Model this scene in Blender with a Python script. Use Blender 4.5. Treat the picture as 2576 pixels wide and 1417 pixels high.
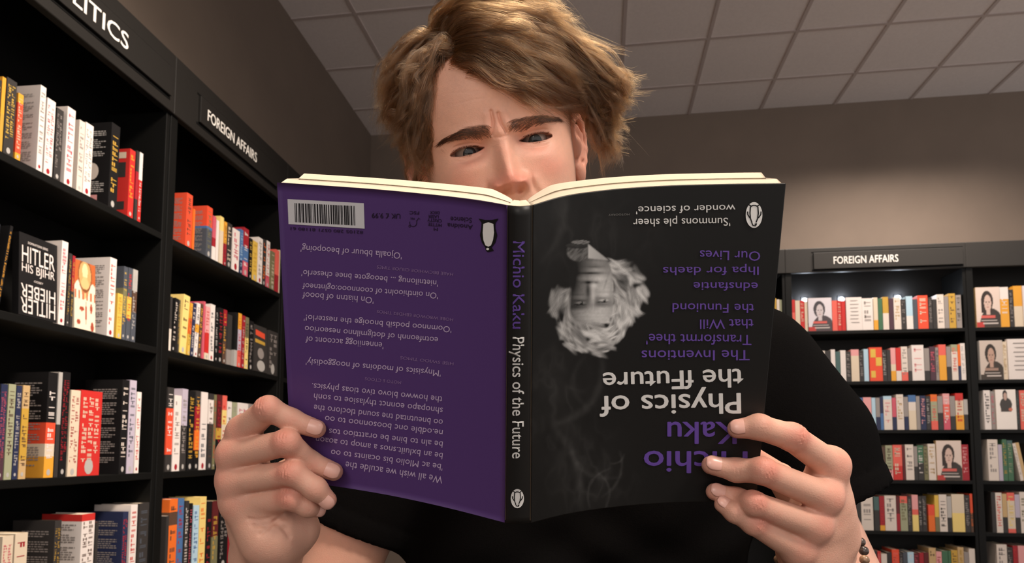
import bpy, bmesh, math, random
import numpy as np
from mathutils import Vector, Matrix
for _o in list(bpy.data.objects): bpy.data.objects.remove(_o)
SC = bpy.context.scene
COL = SC.collection
# ------------------------------------------------------------------ camera
W, H = 2576.0, 1417.0
FPX, SX, SY = 1647.5, -8.8, 301.3          # focal length in pixels, principal point offset
PITCH, ROLL, YAW = 0.0742, 0.0021, 0.141
CZ = 1.28                                   # camera height
def axes():
    cp, sp = math.cos(PITCH), math.sin(PITCH); cr, sr = math.cos(ROLL), math.sin(ROLL); cy, sy = math.cos(YAW), math.sin(YAW)
    r = np.array([1, 0, 0.]); f = np.array([0, cp, sp]); u = np.array([0, -sp, cp])
    r2 = r * cr + u * sr; u2 = -r * sr + u * cr
    Z = np.array([[cy, -sy, 0], [sy, cy, 0], [0, 0, 1]])
    return Z @ r2, Z @ f, Z @ u2
AR, AF, AU = axes()
CAM = np.array([0, 0, CZ])
MC = np.stack([AR, AF, AU], 1)              # person frame (right, away, up) -> world
def c2w(c): return np.asarray(c, float) @ MC.T + CAM
def cp(px, py, d):                          # a measured point, d metres away, in the person frame
    return np.array([(px - 1288 - SX) / FPX * d, d, -(py - 708.5 - SY) / FPX * d])
cam = bpy.data.cameras.new('camera'); camo = bpy.data.objects.new('camera', cam); COL.objects.link(camo)
cam.sensor_width = 36; cam.lens = FPX / W * 36; cam.shift_x = -SX / W; cam.shift_y = SY / W
cam.clip_start = 0.02; cam.clip_end = 60
camo.matrix_world = Matrix(((AR[0], AU[0], -AF[0], 0), (AR[1], AU[1], -AF[1], 0), (AR[2], AU[2], -AF[2], CZ), (0, 0, 0, 1)))
SC.camera = camo
cam.dof.use_dof = True; cam.dof.focus_distance = .50; cam.dof.aperture_fstop = 17
# ------------------------------------------------------------------ view + world + lights
vs = SC.view_settings
vs.view_transform = 'Standard'; vs.look = 'None'; vs.gamma = 1; vs.use_curve_mapping = False; vs.exposure = 0.0
SC.display_settings.display_device = 'sRGB'
wd = bpy.data.worlds.new('shop'); SC.world = wd; wd.use_nodes = True
wd.node_tree.nodes['Background'].inputs[0].default_value = (1.0, 0.94, 0.91, 1)
wd.node_tree.nodes['Background'].inputs[1].default_value = 0.86
def area(name, loc, target, size, power, col=(1, .86, .72), sy=None, spread=180):
    l = bpy.data.lights.new(name, 'AREA'); l.energy = power; l.color = col; l.size = size
    l.spread = math.radians(spread)
    if sy: l.shape = 'RECTANGLE'; l.size_y = sy
    o = bpy.data.objects.new(name, l); COL.objects.link(o); o.location = loc
    o.rotation_euler = (Vector(target) - Vector(loc)).to_track_quat('-Z', 'Y').to_euler()
    return o
def spot(name, loc, target, power, ang, blend=.6, col=(1, .86, .72), rad=.05):
    l = bpy.data.lights.new(name, 'SPOT'); l.energy = power; l.color = col; l.spot_size = math.radians(ang); l.spot_blend = blend; l.shadow_soft_size = rad
    o = bpy.data.objects.new(name, l); COL.objects.link(o); o.location = loc
    o.rotation_euler = (Vector(target) - Vector(loc)).to_track_quat('-Z', 'Y').to_euler()
    return o
CEIL = 2.93 + CZ
area('ceiling_light_key', (1.55, -0.45, CEIL - .8), (0.0, 0.65, 1.45), 0.5, 7, (1, .88, .77), spread=60)
area('ceiling_light_overhead', (0.35, 0.1, CEIL - .1), (0.0, 0.5, 1.2), 0.8, 10.5, (1, .86, .74), spread=100)
area('ceiling_light_rear', (-0.7, -2.8, 2.9), (0, .6, 1.2), 1.4, 7, (1, .90, .82), spread=80)
area('ceiling_light_top', (0.25, 1.6, CEIL - .1), (0.0, 0.7, 1.4), 0.6, 56, (1, .84, .66))
area('ceiling_light_left_aisle', (0.25, 1.5, CEIL - .15), (-1.75, 2.35, 1.35), 0.5, 31, (1, .86, .74), spread=66)
area('ceiling_light_back_aisle', (1.9, 3.1, CEIL - .1), (2.3, 5.1, 1.2), 1.0, 4, (1, .87, .76), sy=.5, spread=64)
area('ceiling_light_wall_washer', (2.3, 4.45, CEIL - .1), (2.3, 5.05, 1.0), 1.5, 58, (1, .86, .74), sy=.25, spread=116)
# ------------------------------------------------------------------ helpers
def lin(c): return tuple(((x / 255) / 12.92 if x / 255 <= .04045 else ((x / 255 + .055) / 1.055) ** 2.4) for x in c)
_mats = {}
def mat(name, rgb, rough=.5, spec=.5, **kw):
    """principled material, rgb in 0..255 sRGB reflectance"""
    if name in _mats: return _mats[name]
    m = bpy.data.materials.new(name); m.use_nodes = True; nt = m.node_tree; b = nt.nodes['Principled BSDF']
    b.inputs['Base Color'].default_value = (*lin(rgb), 1); b.inputs['Roughness'].default_value = rough
    b.inputs['Specular IOR Level'].default_value = spec
    for k, v in kw.items():
        if k == 'noise':     # (scale, amount): mottled reflectance + bump
            t = nt.nodes.new('ShaderNodeTexCoord'); n = nt.nodes.new('ShaderNodeTexNoise'); n.inputs['Scale'].default_value = v[0]; n.inputs['Detail'].default_value = 4
            r = nt.nodes.new('ShaderNodeMapRange'); r.inputs[1].default_value = .3; r.inputs[2].default_value = .7; r.inputs[3].default_value = 1 - v[1]; r.inputs[4].default_value = 1 + v[1]
            mx = nt.nodes.new('ShaderNodeMix'); mx.data_type = 'RGBA'; mx.blend_type = 'MULTIPLY'; mx.inputs[0].default_value = 1
            mx.inputs[6].default_value = (*lin(rgb), 1)
            nt.links.new(t.outputs['Object'], n.inputs['Vector']); nt.links.new(n.outputs[0], r.inputs[0]); nt.links.new(r.outputs[0], mx.inputs[7]); nt.links.new(mx.outputs[2], b.inputs['Base Color'])
            if len(v) > 2:
                bp = nt.nodes.new('ShaderNodeBump'); bp.inputs['Strength'].default_value = v[2]; bp.inputs['Distance'].default_value = .002
                nt.links.new(n.outputs[0], bp.inputs['Height']); nt.links.new(bp.outputs[0], b.inputs['Normal'])
        elif k == 'emit': b.inputs['Emission Color'].default_value = (*v[0], 1); b.inputs['Emission Strength'].default_value = v[1]
        elif k == 'sss': b.inputs['Subsurface Weight'].default_value = v[0]; b.inputs['Subsurface Radius'].default_value = v[1]; b.inputs['Subsurface Scale'].default_value = v[2]
        elif k == 'attr':
            a = nt.nodes.new('ShaderNodeAttribute'); a.attribute_name = v; nt.links.new(a.outputs['Color'], b.inputs['Base Color'])
    _mats[name] = m; return m
def obj(name, verts, faces, mats, parent=None, mi=None, smooth=False, col=None):
    me = bpy.data.meshes.new(name)
    verts = np.asarray(verts, np.float64).reshape(-1, 3)
    if isinstance(faces, np.ndarray):
        n, k = faces.shape
        me.vertices.add(len(verts)); me.vertices.foreach_set('co', verts.ravel())
        me.loops.add(n * k); me.loops.foreach_set('vertex_index', faces.ravel().astype(np.int32))
        me.polygons.add(n); me.polygons.foreach_set('loop_start', np.arange(0, n * k, k, dtype=np.int32))
        me.polygons.foreach_set('loop_total', np.full(n, k, np.int32)); me.update(calc_edges=True)
    else:
        me.from_pydata(verts.tolist(), [], faces); me.update()
    for m in (mats if isinstance(mats, (list, tuple)) else [mats]): me.materials.append(m)
    if mi is not None: me.polygons.foreach_set('material_index', np.asarray(mi, np.int32))
    if smooth: me.polygons.foreach_set('use_smooth', np.ones(len(me.polygons), bool))
    if col is not None:
        a = me.color_attributes.new('Col', 'FLOAT_COLOR', 'POINT'); a.data.foreach_set('color', np.c_[col, np.ones(len(verts))].astype(np.float32).ravel())
    o = bpy.data.objects.new(name, me); COL.objects.link(o)
    if parent is not None: o.parent = parent
    return o
class MB:
    """collects boxes and polygons for one mesh"""
    def __init__(s): s.v = []; s.f = []; s.m = []
    def box(s, x0, x1, y0, y1, z0, z1, m=0, bev=0):
        b = len(s.v)
        s.v += [(x0, y0, z0), (x1, y0, z0), (x1, y1, z0), (x0, y1, z0), (x0, y0, z1), (x1, y0, z1), (x1, y1, z1), (x0, y1, z1)]
        s.f += [[b + i for i in q] for q in ((0, 3, 2, 1), (4, 5, 6, 7), (0, 1, 5, 4), (1, 2, 6, 5), (2, 3, 7, 6), (3, 0, 4, 7))]; s.m += [m] * 6; return s
    def quad(s, pts, m=0):
        b = len(s.v); s.v += [tuple(p) for p in pts]; s.f.append(list(range(b, b + len(pts)))); s.m.append(m); return s
    def build(s, name, mats, parent=None, bevel=0, seg=2):
        o = obj(name, s.v, s.f, mats, parent, s.m)
        if bevel:
            md = o.modifiers.new('bevel', 'BEVEL'); md.width = bevel; md.segments = seg; md.limit_method = 'ANGLE'
        return o
def thing(name, label, cat, loc=(0, 0, 0), rz=0, group=None):
    o = bpy.data.objects.new(name, None); COL.objects.link(o); o.empty_display_size = .05
    o.location = loc; o.rotation_euler = (0, 0, rz); tag(o, label, cat, group); return o
def tag(o, label, cat, group=None):
    o['label'] = label; o['category'] = cat
    if group: o['group'] = group
    return o
def struct(o): o['kind'] = 'structure'; return o
_tc = {}
def glyphs(body, bold=0.0):
    """flat lettering: verts (n,2) with cap height ~0.73, faces"""
    k = (body, bold)
    if k in _tc: return _tc[k]
    cu = bpy.data.curves.new('lettering', 'FONT'); cu.body = body; cu.size = 1; cu.resolution_u = 3
    o = bpy.data.objects.new('lettering', cu); COL.objects.link(o); bpy.context.view_layer.update()
    me = o.evaluated_get(bpy.context.evaluated_depsgraph_get()).to_mesh()
    v = np.array([(p.co.x, p.co.y) for p in me.vertices]).reshape(-1, 2); f = [list(p.vertices) for p in me.polygons]
    v = np.c_[v, np.zeros(len(v))]
    if bold:                                   # heavier strokes: the letters repeated a hair to each side, each a hair higher
        n = len(v); off = [(-bold, 0, 1), (bold, 0, 2), (0, bold * .7, 3), (0, -bold * .7, 4)]
        f = f + [[i + n * (k + 1) for i in q] for k in range(4) for q in f]; v = np.concatenate([v] + [v + np.array(o_) for o_ in off])
    o.to_mesh_clear() if hasattr(o, 'to_mesh_clear') else None
    bpy.data.objects.remove(o); bpy.data.curves.remove(cu)
    _tc[k] = (v, f); return v, f
# ------------------------------------------------------------------ room
PSI = -0.0224
D = 5.679
def wall_x(y): return -2.108 + (y - D) * math.tan(PSI)
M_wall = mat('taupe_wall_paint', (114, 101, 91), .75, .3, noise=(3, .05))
M_wall_lit = mat('taupe_wall_lit', (129, 115, 104), .75, .3, noise=(3, .05))  # same taupe lightened, extra wash light put into the back wall's colour
M_ceil = mat('ceiling_tile', (240, 233, 231), .9, .2, noise=(60, .03, .15))
M_tbar = mat('ceiling_grid', (200, 188, 184), .7, .3)
M_floor = mat('dark_carpet', (96, 84, 76), .95, .1, noise=(90, .2, .5))
XR = 6.5; YB = -3.5
struct(MB().box(-4.5, XR, YB, D + .2, -.1, 0).build('floor', M_floor))
struct(MB().box(-4.5, XR, YB, D + .2, CEIL, CEIL + .1).build('ceiling', M_ceil))
struct(MB().box(-4.5, XR, D, D + .15, 0, CEIL).build('wall_back', M_wall_lit))
b = MB(); xa, xb = wall_x(YB), wall_x(D)
b.v = [(xa - .15, YB, 0), (xa, YB, 0), (xb, D, 0), (xb - .15, D, 0), (xa - .15, YB, CEIL), (xa, YB, CEIL), (xb, D, CEIL), (xb - .15, D, CEIL)]
b.f = [[0, 3, 2, 1], [4, 5, 6, 7], [0, 1, 5, 4], [1, 2, 6, 5], [2, 3, 7, 6], [3, 0, 4, 7]]; b.m = [0] * 6
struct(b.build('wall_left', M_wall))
b = MB()
for k in range(-5, 10): b.box(.181 + .6 * k - .012, .181 + .6 * k + .012, YB, D, CEIL - .006, CEIL)
for j in range(0, 15): b.box(wall_x(D) - .2, XR, D - .463 - .6 * j - .012, D - .463 - .6 * j + .012, CEIL - .0055, CEIL)
struct(b.build('trim_1', M_tbar))
# ------------------------------------------------------------------ bookcases
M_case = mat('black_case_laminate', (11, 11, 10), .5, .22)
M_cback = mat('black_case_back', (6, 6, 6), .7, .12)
M_face_lit = mat('charcoal_header_lit', (46, 44, 42), .5, .3); M_cback_lit = mat('black_case_back_lit', (36, 35, 34), .6, .2)  # lighter copies: light and haze on headers, lamp glow on backs, put into colour
M_white = mat('white_sign_vinyl', (236, 232, 226), .5, .3)
E_Y = np.array([math.sin(PSI), math.cos(PSI)]) * 1.0
def left_frame(y):                           # point of the left case fronts at distance y along the wall
    return (-1.789 + (y - 4) * math.tan(PSI), y)
LROT = math.pi / 2 - PSI
def unit(label, loc, rz, w, shelves, ztop, zhead, panel, text, depth, post=.045, txh=.06, txx=None, M_face=None, M_bk=None):
    M_face = M_face or mat('charcoal_header', (29, 27, 25), .5, .3)
    """loc: left front corner on the floor; local x right, y into the wall, z up"""
    t = thing('bookcase', label, 'bookcase', loc, rz)
    MB().box(0, post, 0, depth, 0, zhead).build('side_panel', M_case, t, .002)
    MB().box(w - post * .5, w, .004, depth, 0, zhead).build('side_panel', M_case, t, .002)
    MB().box(0, w, depth, depth + .012, 0, ztop).build('back_panel', M_bk or M_cback, t)
    MB().box(post, w - post * .5, .03, depth, 0, .12).build('plinth', M_case, t)
    for z in shelves:
        MB().box(post + .001, w - post * .5 - .001, .002, depth - .001, z - .026, z).build('shelf', M_case, t, .002)
    hd = MB().box(0, w, -.012, .02, zhead, ztop).box(0, w, .02, depth, ztop - .02, ztop).build('header_board', M_face, t, .004)
    if panel:
        x0, x1, z0, z1 = panel
        p = MB().box(x0, x1, -.024, -.0125, z0, z1).build('sign_panel', M_face, t, .002)
        g = MB()
        for q in ((x0 - .012, x1 + .004, z0 - .012, z0 - .002), (x0 - .012, x1 + .004, z1 + .002, z1 + .010)):
            g.box(q[0], q[1], -.0135, -.0122, q[2], q[3])
        g.build('sign_groove', mat('sign_groove_black', (10, 10, 10), .8, .1), t)
        if text:
            v, f = glyphs(text, .009)
            s = txh / .73; cx = (v[:, 0].min() + v[:, 0].max()) / 2
            tx = (x0 + x1) / 2 if txx is None else txx[0]
            sx = s if txx is None else (txx[1] / (v[:, 0].max() - v[:, 0].min()))
            vv = np.c_[(v[:, 0] - cx) * sx + tx, -.0248 - v[:, 2] * .0004, v[:, 1] * s + (z0 + z1) / 2 - txh / 2]
            obj('sign_lettering', vv, f, M_white, p, smooth=False)
    return t
LSH = [.872 + CZ, .405 + CZ, -.092 + CZ, -.565 + CZ, -1.0 + CZ]
LTOP, LHEAD = 1.635 + CZ, 1.385 + CZ
Y0, Y1, Y2, Y3 = 1.405, 2.395, 3.425, 4.43
LD = .27
def lloc(y): p = left_frame(y); return (p[0], p[1], 0)
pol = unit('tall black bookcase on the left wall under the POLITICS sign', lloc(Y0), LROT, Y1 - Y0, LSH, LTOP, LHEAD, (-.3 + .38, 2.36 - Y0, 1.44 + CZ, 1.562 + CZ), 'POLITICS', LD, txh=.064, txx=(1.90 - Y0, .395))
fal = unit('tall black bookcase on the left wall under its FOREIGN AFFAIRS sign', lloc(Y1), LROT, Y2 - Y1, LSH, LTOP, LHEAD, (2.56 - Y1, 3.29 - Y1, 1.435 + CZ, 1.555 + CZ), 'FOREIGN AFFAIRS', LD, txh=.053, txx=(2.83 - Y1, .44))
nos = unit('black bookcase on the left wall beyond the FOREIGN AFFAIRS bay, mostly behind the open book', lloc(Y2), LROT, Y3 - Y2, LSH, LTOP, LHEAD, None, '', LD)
BY = 5.12; BD = .3
BSH = [.892 + CZ, .511 + CZ, .152 + CZ, -.212 + CZ, -.578 + CZ, -.945 + CZ]
BTOP, BHEAD = 1.522 + CZ, 1.335 + CZ
X0, X1, X2, X3 = .130, 1.386, 2.643, 3.90
fab = unit('black bookcase on the back wall under its FOREIGN AFFAIRS sign', (X1, BY, 0), 0, X2 - X1, BSH, BTOP, BHEAD, (1.588 - X1, 2.62 - X1, 1.357 + CZ, 1.482 + CZ), 'FOREIGN AFFAIRS', BD, txh=.058, txx=(1.953 - X1, .45), M_face=M_face_lit, M_bk=M_cback_lit)
rig = unit('black bookcase on the back wall at the right edge of the picture', (X2, BY, 0), 0, X3 - X2, BSH, BTOP, BHEAD, None, '', BD, M_face=M_face_lit, M_bk=M_cback_lit)
beh = unit('black bookcase on the back wall hidden behind the reader and his book', (X0, BY, 0), 0, X1 - X0, BSH, BTOP, BHEAD, None, '', BD, M_face=M_face_lit, M_bk=M_cback_lit)
for lx in (1.61, 1.885, 2.30):
    t = thing('shelf_light', 'small cool white light on the back panel of the back bookcase, %s' % {1.61: 'above the figure cover', 1.885: 'above white covers', 2.30: 'beside the red spine'}[lx], 'light', (lx, BY + BD - .0005, 1.190 + CZ), group='lights in the back bookcase')
    MB().box(-.03, .03, -.006, 0, -.03, .03).build('mounting_plate', mat('black_plastic', (20, 20, 20), .4, .4), t, .003)
    v, f = [], []; n = 16; rr = .02
    for j in range(5):
        a = j / 4 * math.pi / 2
        v += [(rr * math.cos(a) * math.cos(2 * math.pi * i / n), -.0061 - rr * .6 * math.sin(a), rr * math.cos(a) * math.sin(2 * math.pi * i / n)) for i in range(n)]
    for j in range(4): f += [[j * n + i, j * n + (i + 1) % n, (j + 1) * n + (i + 1) % n, (j + 1) * n + i] for i in range(n)]
    obj('lens', v, f, mat('cool_led', (255, 255, 255), .5, .5, emit=((.75, .85, 1), 14)), t, smooth=True)
    pl = bpy.data.lights.new('shelf_light_lamp', 'POINT'); pl.energy = 1.6; pl.color = (.78, .86, 1); pl.shadow_soft_size = .015
    po = bpy.data.objects.new('shelf_light_lamp', pl); COL.objects.link(po); po.location = (lx, BY + BD - .05, 1.20 + CZ)
# ------------------------------------------------------------------ shelf books
PAL = dict(white=(216, 207, 202), cream=(206, 190, 168), ivory=(208, 196, 186), black=(22, 21, 22), charcoal=(52, 49, 48), grey=(140, 132, 128), slate=(72, 76, 84),
           navy=(40, 46, 74), blue=(70, 104, 150), sky=(168, 196, 212), teal=(70, 96, 94), green=(64, 102, 76), olive=(112, 108, 78), sage=(150, 152, 124), yellow=(206, 170, 74), straw=(222, 196, 120),
           gold=(184, 146, 60), amber=(214, 152, 52), orange=(216, 104, 40), vermilion=(214, 76, 50), red=(188, 46, 42), crimson=(150, 34, 44), maroon=(88, 32, 34), coral=(214, 96, 84), pink=(214, 150, 150), rose=(190, 84, 100),
           brown=(84, 62, 50), tan=(186, 156, 112), lilac=(176, 166, 182), plum=(74, 50, 60), silver=(168, 164, 160))
def bm(c): return mat('book_' + c, PAL[c], .42, .4)
M_page = mat('book_page_edges', (214, 200, 176), .85, .2)
ORD = 'first second third fourth fifth sixth seventh eighth ninth tenth eleventh twelfth thirteenth fourteenth fifteenth sixteenth seventeenth eighteenth nineteenth twentieth twenty-first twenty-second twenty-third twenty-fourth twenty-fifth twenty-sixth twenty-seventh twenty-eighth twenty-ninth thirtieth thirty-first thirty-second thirty-third thirty-fourth'.split()
RB = random.Random(5)
def ray(px, py): return AR * ((px - 1288 - SX) / FPX) + AF - AU * ((py - 708.5 - SY) / FPX)
def on_left(px, py):                          # the point of the left case fronts seen there: (distance along, height)
    d = ray(px, py); t = math.tan(PSI); k = (-1.789 - 4 * t) / (d[0] - t * d[1]); p = d * k
    return p[1], p[2] + CZ
def on_back(px, py):
    d = ray(px, py); p = d * (BY / d[1]); return p[0], p[2] + CZ
def book_shell(t, d, h, bands):
    """U-shaped cover; bands = [(z fraction top, colour)], returns verts, faces, material names"""
    c = min(.0015, t * .12)
    xs = [(0, d), (0, 0), (t, 0), (t, d), (t - c, d), (t - c, c), (c, c), (c, d)]
    zs = [0] + [b[0] * h for b in bands]
    v = [(x, y, z) for z in zs for x, y in xs]; f = []; m = []
    for j in range(len(zs) - 1):
        for i in range(8):
            a, b2 = j * 8 + i, j * 8 + (i + 1) % 8
            f.append([a, b2, b2 + 8, a + 8]); m.append(bands[j][1] if i in (0, 1, 2) else bands[0][1])
    for base, q in ((0, ((0, 7, 6, 1), (1, 6, 5, 2), (2, 5, 4, 3))), ((len(zs) - 1) * 8, ((1, 6, 7, 0), (2, 5, 6, 1), (3, 4, 5, 2)))):
        for k in q: f.append([base + i for i in k]); m.append(bands[-1][1])
    return v, f, m
def marks_vertical(x0, x1, z0, z1, cols, y=-.0004, rnd=RB, cell=None):
    """unreadable spine title: small glyph-like strokes running down the spine"""
    q = MB(); w = (x1 - x0) / cols
    for c in range(cols):
        cx0 = x0 + w * (c + .14); cx1 = x0 + w * (c + .86); z = z1 - rnd.random() * .02 * (z1 - z0); zs = z0 + (z1 - z0) * rnd.choice((0, .1, .35)) * (c > 0)
        g = (cx1 - cx0) * .62 if cell is None else cell
        while z > zs + g:
            if rnd.random() < .84:
                for k in range(rnd.choice((1, 2, 2, 3))):
                    if rnd.random() < .55: q.quad([(cx0, y, z - g * (.1 + .3 * k)), (cx0, y, z - g * (.28 + .3 * k)), (cx1, y, z - g * (.28 + .3 * k)), (cx1, y, z - g * (.1 + .3 * k))])
                    else:
                        a = cx0 + (cx1 - cx0) * .36 * k; q.quad([(a, y, z - g), (a + (cx1 - cx0) * .24, y, z - g), (a + (cx1 - cx0) * .24, y, z - g * .12), (a, y, z - g * .12)])
            z -= g * 1.22
    return q
def text_on(body, mapf, bold=.0):
    v, f = glyphs(body, bold); v = v[:, :2] * [1, 1]; lo, hi = v.min(0), v.max(0)
    n = (v - lo) / np.maximum(hi - lo, 1e-6)
    return [mapf(a, b) for a, b in n], f
def blurb(d, h, x, rnd, top=.9, bot=.12, dark=True):
    """rows of unreadable small print on the left board (plane x = const)"""
    q = MB(); z = h * top
    while z > h * bot:
        n = rnd.randint(3, 6)
        for _ in range(n):
            if z < h * bot: break
            y = d * .78; end = d * (.14 + .2 * rnd.random() * (rnd.random() < .4))
            while y > end:
                ln = d * rnd.uniform(.04, .12); y2 = max(end, y - ln)
                q.quad([(x, y, z), (x, y2, z), (x, y2, z - h * .012), (x, y, z - h * .012)]); y = y2 - d * .02
            z -= h * .023
        z -= h * .03
    return q
def face_picture(x0, x1, z0, z1, y, parent, kind, seed=1):
    """flat generic portrait printed on a cover: hair, face, coat as one grid of flat colours"""
    n, m = 44, 60
    u, w = np.meshgrid((np.arange(n + 1)) / n, (np.arange(m + 1)) / m)
    bgc, hair, skin, coat = {'woman': ((206, 188, 178), (52, 42, 38), (196, 168, 156), (58, 52, 48)), 'man': ((188, 174, 164), (48, 42, 38), (176, 144, 128), (62, 54, 48)),
                             'figure': ((206, 200, 206), (66, 62, 66), (190, 180, 182), (74, 66, 70)), 'standing': ((226, 218, 212), (40, 36, 36), (180, 150, 138), (66, 62, 60))}[kind]
    C = np.zeros((m + 1, n + 1, 3)); C[:] = bgc
    e = lambda cx, cz, rx, rz: ((u - cx) / rx) ** 2 + ((w - cz) / rz) ** 2 < 1
    if kind == 'standing':
        C[e(.5, .62, .30, .18) | ((abs(u - .5) < .26) & (w > .44) & (w < .6))] = coat; C[e(.47, .86, .12, .13)] = hair; C[e(.48, .83, .085, .1)] = skin
        C[e(.72, .5, .1, .04)] = (190, 110, 90)
    else:
        C[e(.62, .05, .48, .42)] = coat
        C[e(.47, .66, .25, .25) | ((abs(u - .45) < .23) & (w > .36) & (w < .64) if kind == 'woman' else e(.47, .7, .2, .2))] = hair
        C[e(.49, .60, .15, .21) | ((abs(u - .5) < .07) & (w > .3) & (w < .5))] = skin
        for ex in (.43, .55): C[e(ex, .63, .032, .018)] = tuple(k * .5 for k in skin)
        C[e(.49, .5, .045, .014)] = (150, 92, 86); C[e(.49, .57, .02, .03)] = tuple(k * .88 for k in skin)
        C[(w < .12) & (u < .3)] = (176, 60, 56) if kind in ('figure', 'woman') else coat
        C[(w > .23) & (w < .29) & (u > .2) & (u < .78)] = (198, 92, 84) if kind != 'man' else (150, 122, 108)
        C[(w > .15) & (w < .18) & (u > .2) & (u < .85)] = (196, 186, 180); C[(w > .08) & (w < .105) & (u > .25) & (u < .9)] = (190, 180, 174)
    v = np.stack([x0 + (x1 - x0) * u, np.full_like(u, y), z0 + (z1 - z0) * w], -1).reshape(-1, 3)
    i = np.arange((n + 1) * m).reshape(m, n + 1)[:, :n].ravel(); f = np.stack([i, i + 1, i + n + 2, i + n + 1], 1)
    cl = np.array([lin(c) for c in C.reshape(-1, 3)])
    return obj('cover_picture', v, f, mat('printed_cover_picture', (255, 255, 255), .45, .4, attr='Col'), parent, col=cl)
def make_book(name, label, cat, group, frame, x, z, t, h, d, bands, mark=None, cov=None, lean=0, face=False, parts=True, set_back=.006, lines=2, top=None, txt=None, zone=(.14, .93)):
    """frame = (origin xy, rotation): local x right along the shelf, y into the case"""
    (ox, oy), rz = frame; ca, sa = math.cos(rz), math.sin(rz)
    lx, ly = x, set_back
    loc = (ox + lx * ca - ly * sa, oy + lx * sa + ly * ca, z + .0006 + max(0, t * math.sin(math.radians(lean))))
    v, f, m = book_shell(t, d, h, bands)
    names = list(dict.fromkeys(m)); mi = [names.index(k) for k in m]
    if not parts:                             # far away: one mesh, pages included
        k = len(v); c = min(.0015, t * .12); v = v + [(c, c, h - .003), (t - c, c, h - .003), (t - c, d, h - .003), (c, d, h - .003)]
        f = f + [[k, k + 1, k + 2, k + 3]]; mi = mi + [len(names)]
        root = obj(name, v, f, [bm(k2) for k2 in names] + [M_page], None, mi)
        root.location = loc; root.rotation_euler = (0, math.radians(lean), rz); tag(root, label, cat, group)
    else:
        root = thing(name, label, cat, loc, rz, group); root.rotation_euler = (0, math.radians(lean), rz)
        cv = obj('cover', v, f, [bm(k) for k in names], root, mi)
        c = min(.0015, t * .12)
        MB().box(c + .0001, t - c - .0001, c + .0001, d - .004, .002, h - .003).build('page_block', M_page, root)
    if mark and t > .006:
        q = marks_vertical(t * .08, t * .92, h * zone[0], h * zone[1], lines)
        if len(q.f) > 6: q.build('spine_lettering', bm(mark), root)
        if parts and t > .012:
            q = MB(); a = [(t * .5 + t * .2 * math.cos(k * math.pi / 5), -.0004, max(h * .05, t * .28 + .004) + t * .28 * math.sin(k * math.pi / 5)) for k in range(10)]; q.quad(a)
            q.build('spine_emblem', bm('silver' if bands[0][1] != 'white' else 'crimson'), root)
    if cov == 'portrait':
        MB().quad([(-.0006, d * (.46 + .17 * math.cos(k * .3927)), h * (.42 + .10 * math.sin(k * .3927))) for k in range(16)]).build('cover_portrait', bm('ivory'), root)
        MB().quad([(-.0005, d * .8, h * .06), (-.0005, d * .3, h * .06), (-.0005, d * .3, h * .14), (-.0005, d * .8, h * .14)]).build('cover_picture', bm('pink'), root)
        blurb(d, h, -.0004, RB, .9, .56).build('cover_lettering', bm('silver'), root); blurb(d, h, -.0004, RB, .3, .16).build('cover_lettering', bm('silver'), root)
    if cov == 'collage':
        for y0, y1, z0, z1, c in ((.1, .8, .86, .95, 'cream'), (.1, .5, .58, .80, 'charcoal'), (.55, .85, .5, .72, 'maroon'), (.1, .45, .1, .22, 'charcoal'), (.5, .85, .22, .4, 'black')):
            MB().quad([(-.0005, d * y1, h * z0), (-.0005, d * y0, h * z0), (-.0005, d * y0, h * z1), (-.0005, d * y1, h * z1)]).build('cover_picture', bm(c), root)
    if cov == 'blurb': blurb(d, h, -.0004, RB).build('cover_lettering', bm('grey' if mark != 'grey' else 'silver'), root)
    return root
def parse_bands(s):
    out = []
    for k in s.split('/'):
        fr, c = k.split(':') if ':' in k else ('1', k)
        out.append((float(fr), c))
    return out
def name_of(bands):
    tot = {}; z = 0
    for fr, c in bands: tot[c] = tot.get(c, 0) + fr - z; z = fr
    o = sorted(tot, key=lambda c: -tot[c]); return o[0] if len(o) == 1 else o[0] + ' and ' + o[1]
SEEN = {}
def left_row(rows, ybase, zshelf, where, group):
    """each entry: left px, right px, top px (at the spine's left edge), colour bands bottom to top, title colour, options"""
    ents = [r.split() for r in rows.strip().splitlines()]
    prev = -9; BW = {Y0: Y1 - Y0, Y1: Y2 - Y1}[ybase]
    for i, e in enumerate(ents):
        l, r_, ty = float(e[0]), float(e[1]), float(e[2]); bands = parse_bands(e[3]); mark = e[4] if e[4] != '-' else None
        op = dict(k.split('=') for k in e[5:])
        ym = float(op.get('ym', 0)) or (ty + 60)
        s0, s1 = on_left(l, ym)[0], on_left(r_, ym)[0]; h = min(on_left(l, ty)[1] - zshelf, .36)
        lean = float(op.get('lean', 0))
        yy = ybase
        s0 = max(s0, prev + .0008, yy + .047); t = max(s1 - s0 - .001, .006)
        nl = 0
        if i + 1 < len(ents): nl = float(dict(k.split('=') for k in ents[i + 1][5:]).get('lean', 0))
        prev = s0 + t / math.cos(math.radians(lean)) + max(0, h * (math.sin(math.radians(lean)) - math.sin(math.radians(nl))))
        if s0 + t > yy + BW - .026: t = yy + BW - .026 - s0
        if t < .005: continue
        fr = (lloc(yy)[:2], LROT)
        nm = name_of(bands)
        lab = op.get('lab', '').replace('_', ' ') or '%s book%s, %s from left, %s' % (nm, (' with %s title' % mark) if mark and ' ' not in nm else '', ORD[i], where)
        make_book('book', lab, 'book', group, fr, (s0 - yy) / math.cos(PSI), zshelf, t, h, float(op.get('d', .15)), bands, mark, op.get('cov'), lean, lines=int(op.get('n', 2)), set_back=float(op.get('sb', .006)), zone=(float(op.get('za', .14)), float(op.get('zb', .93))))
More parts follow.
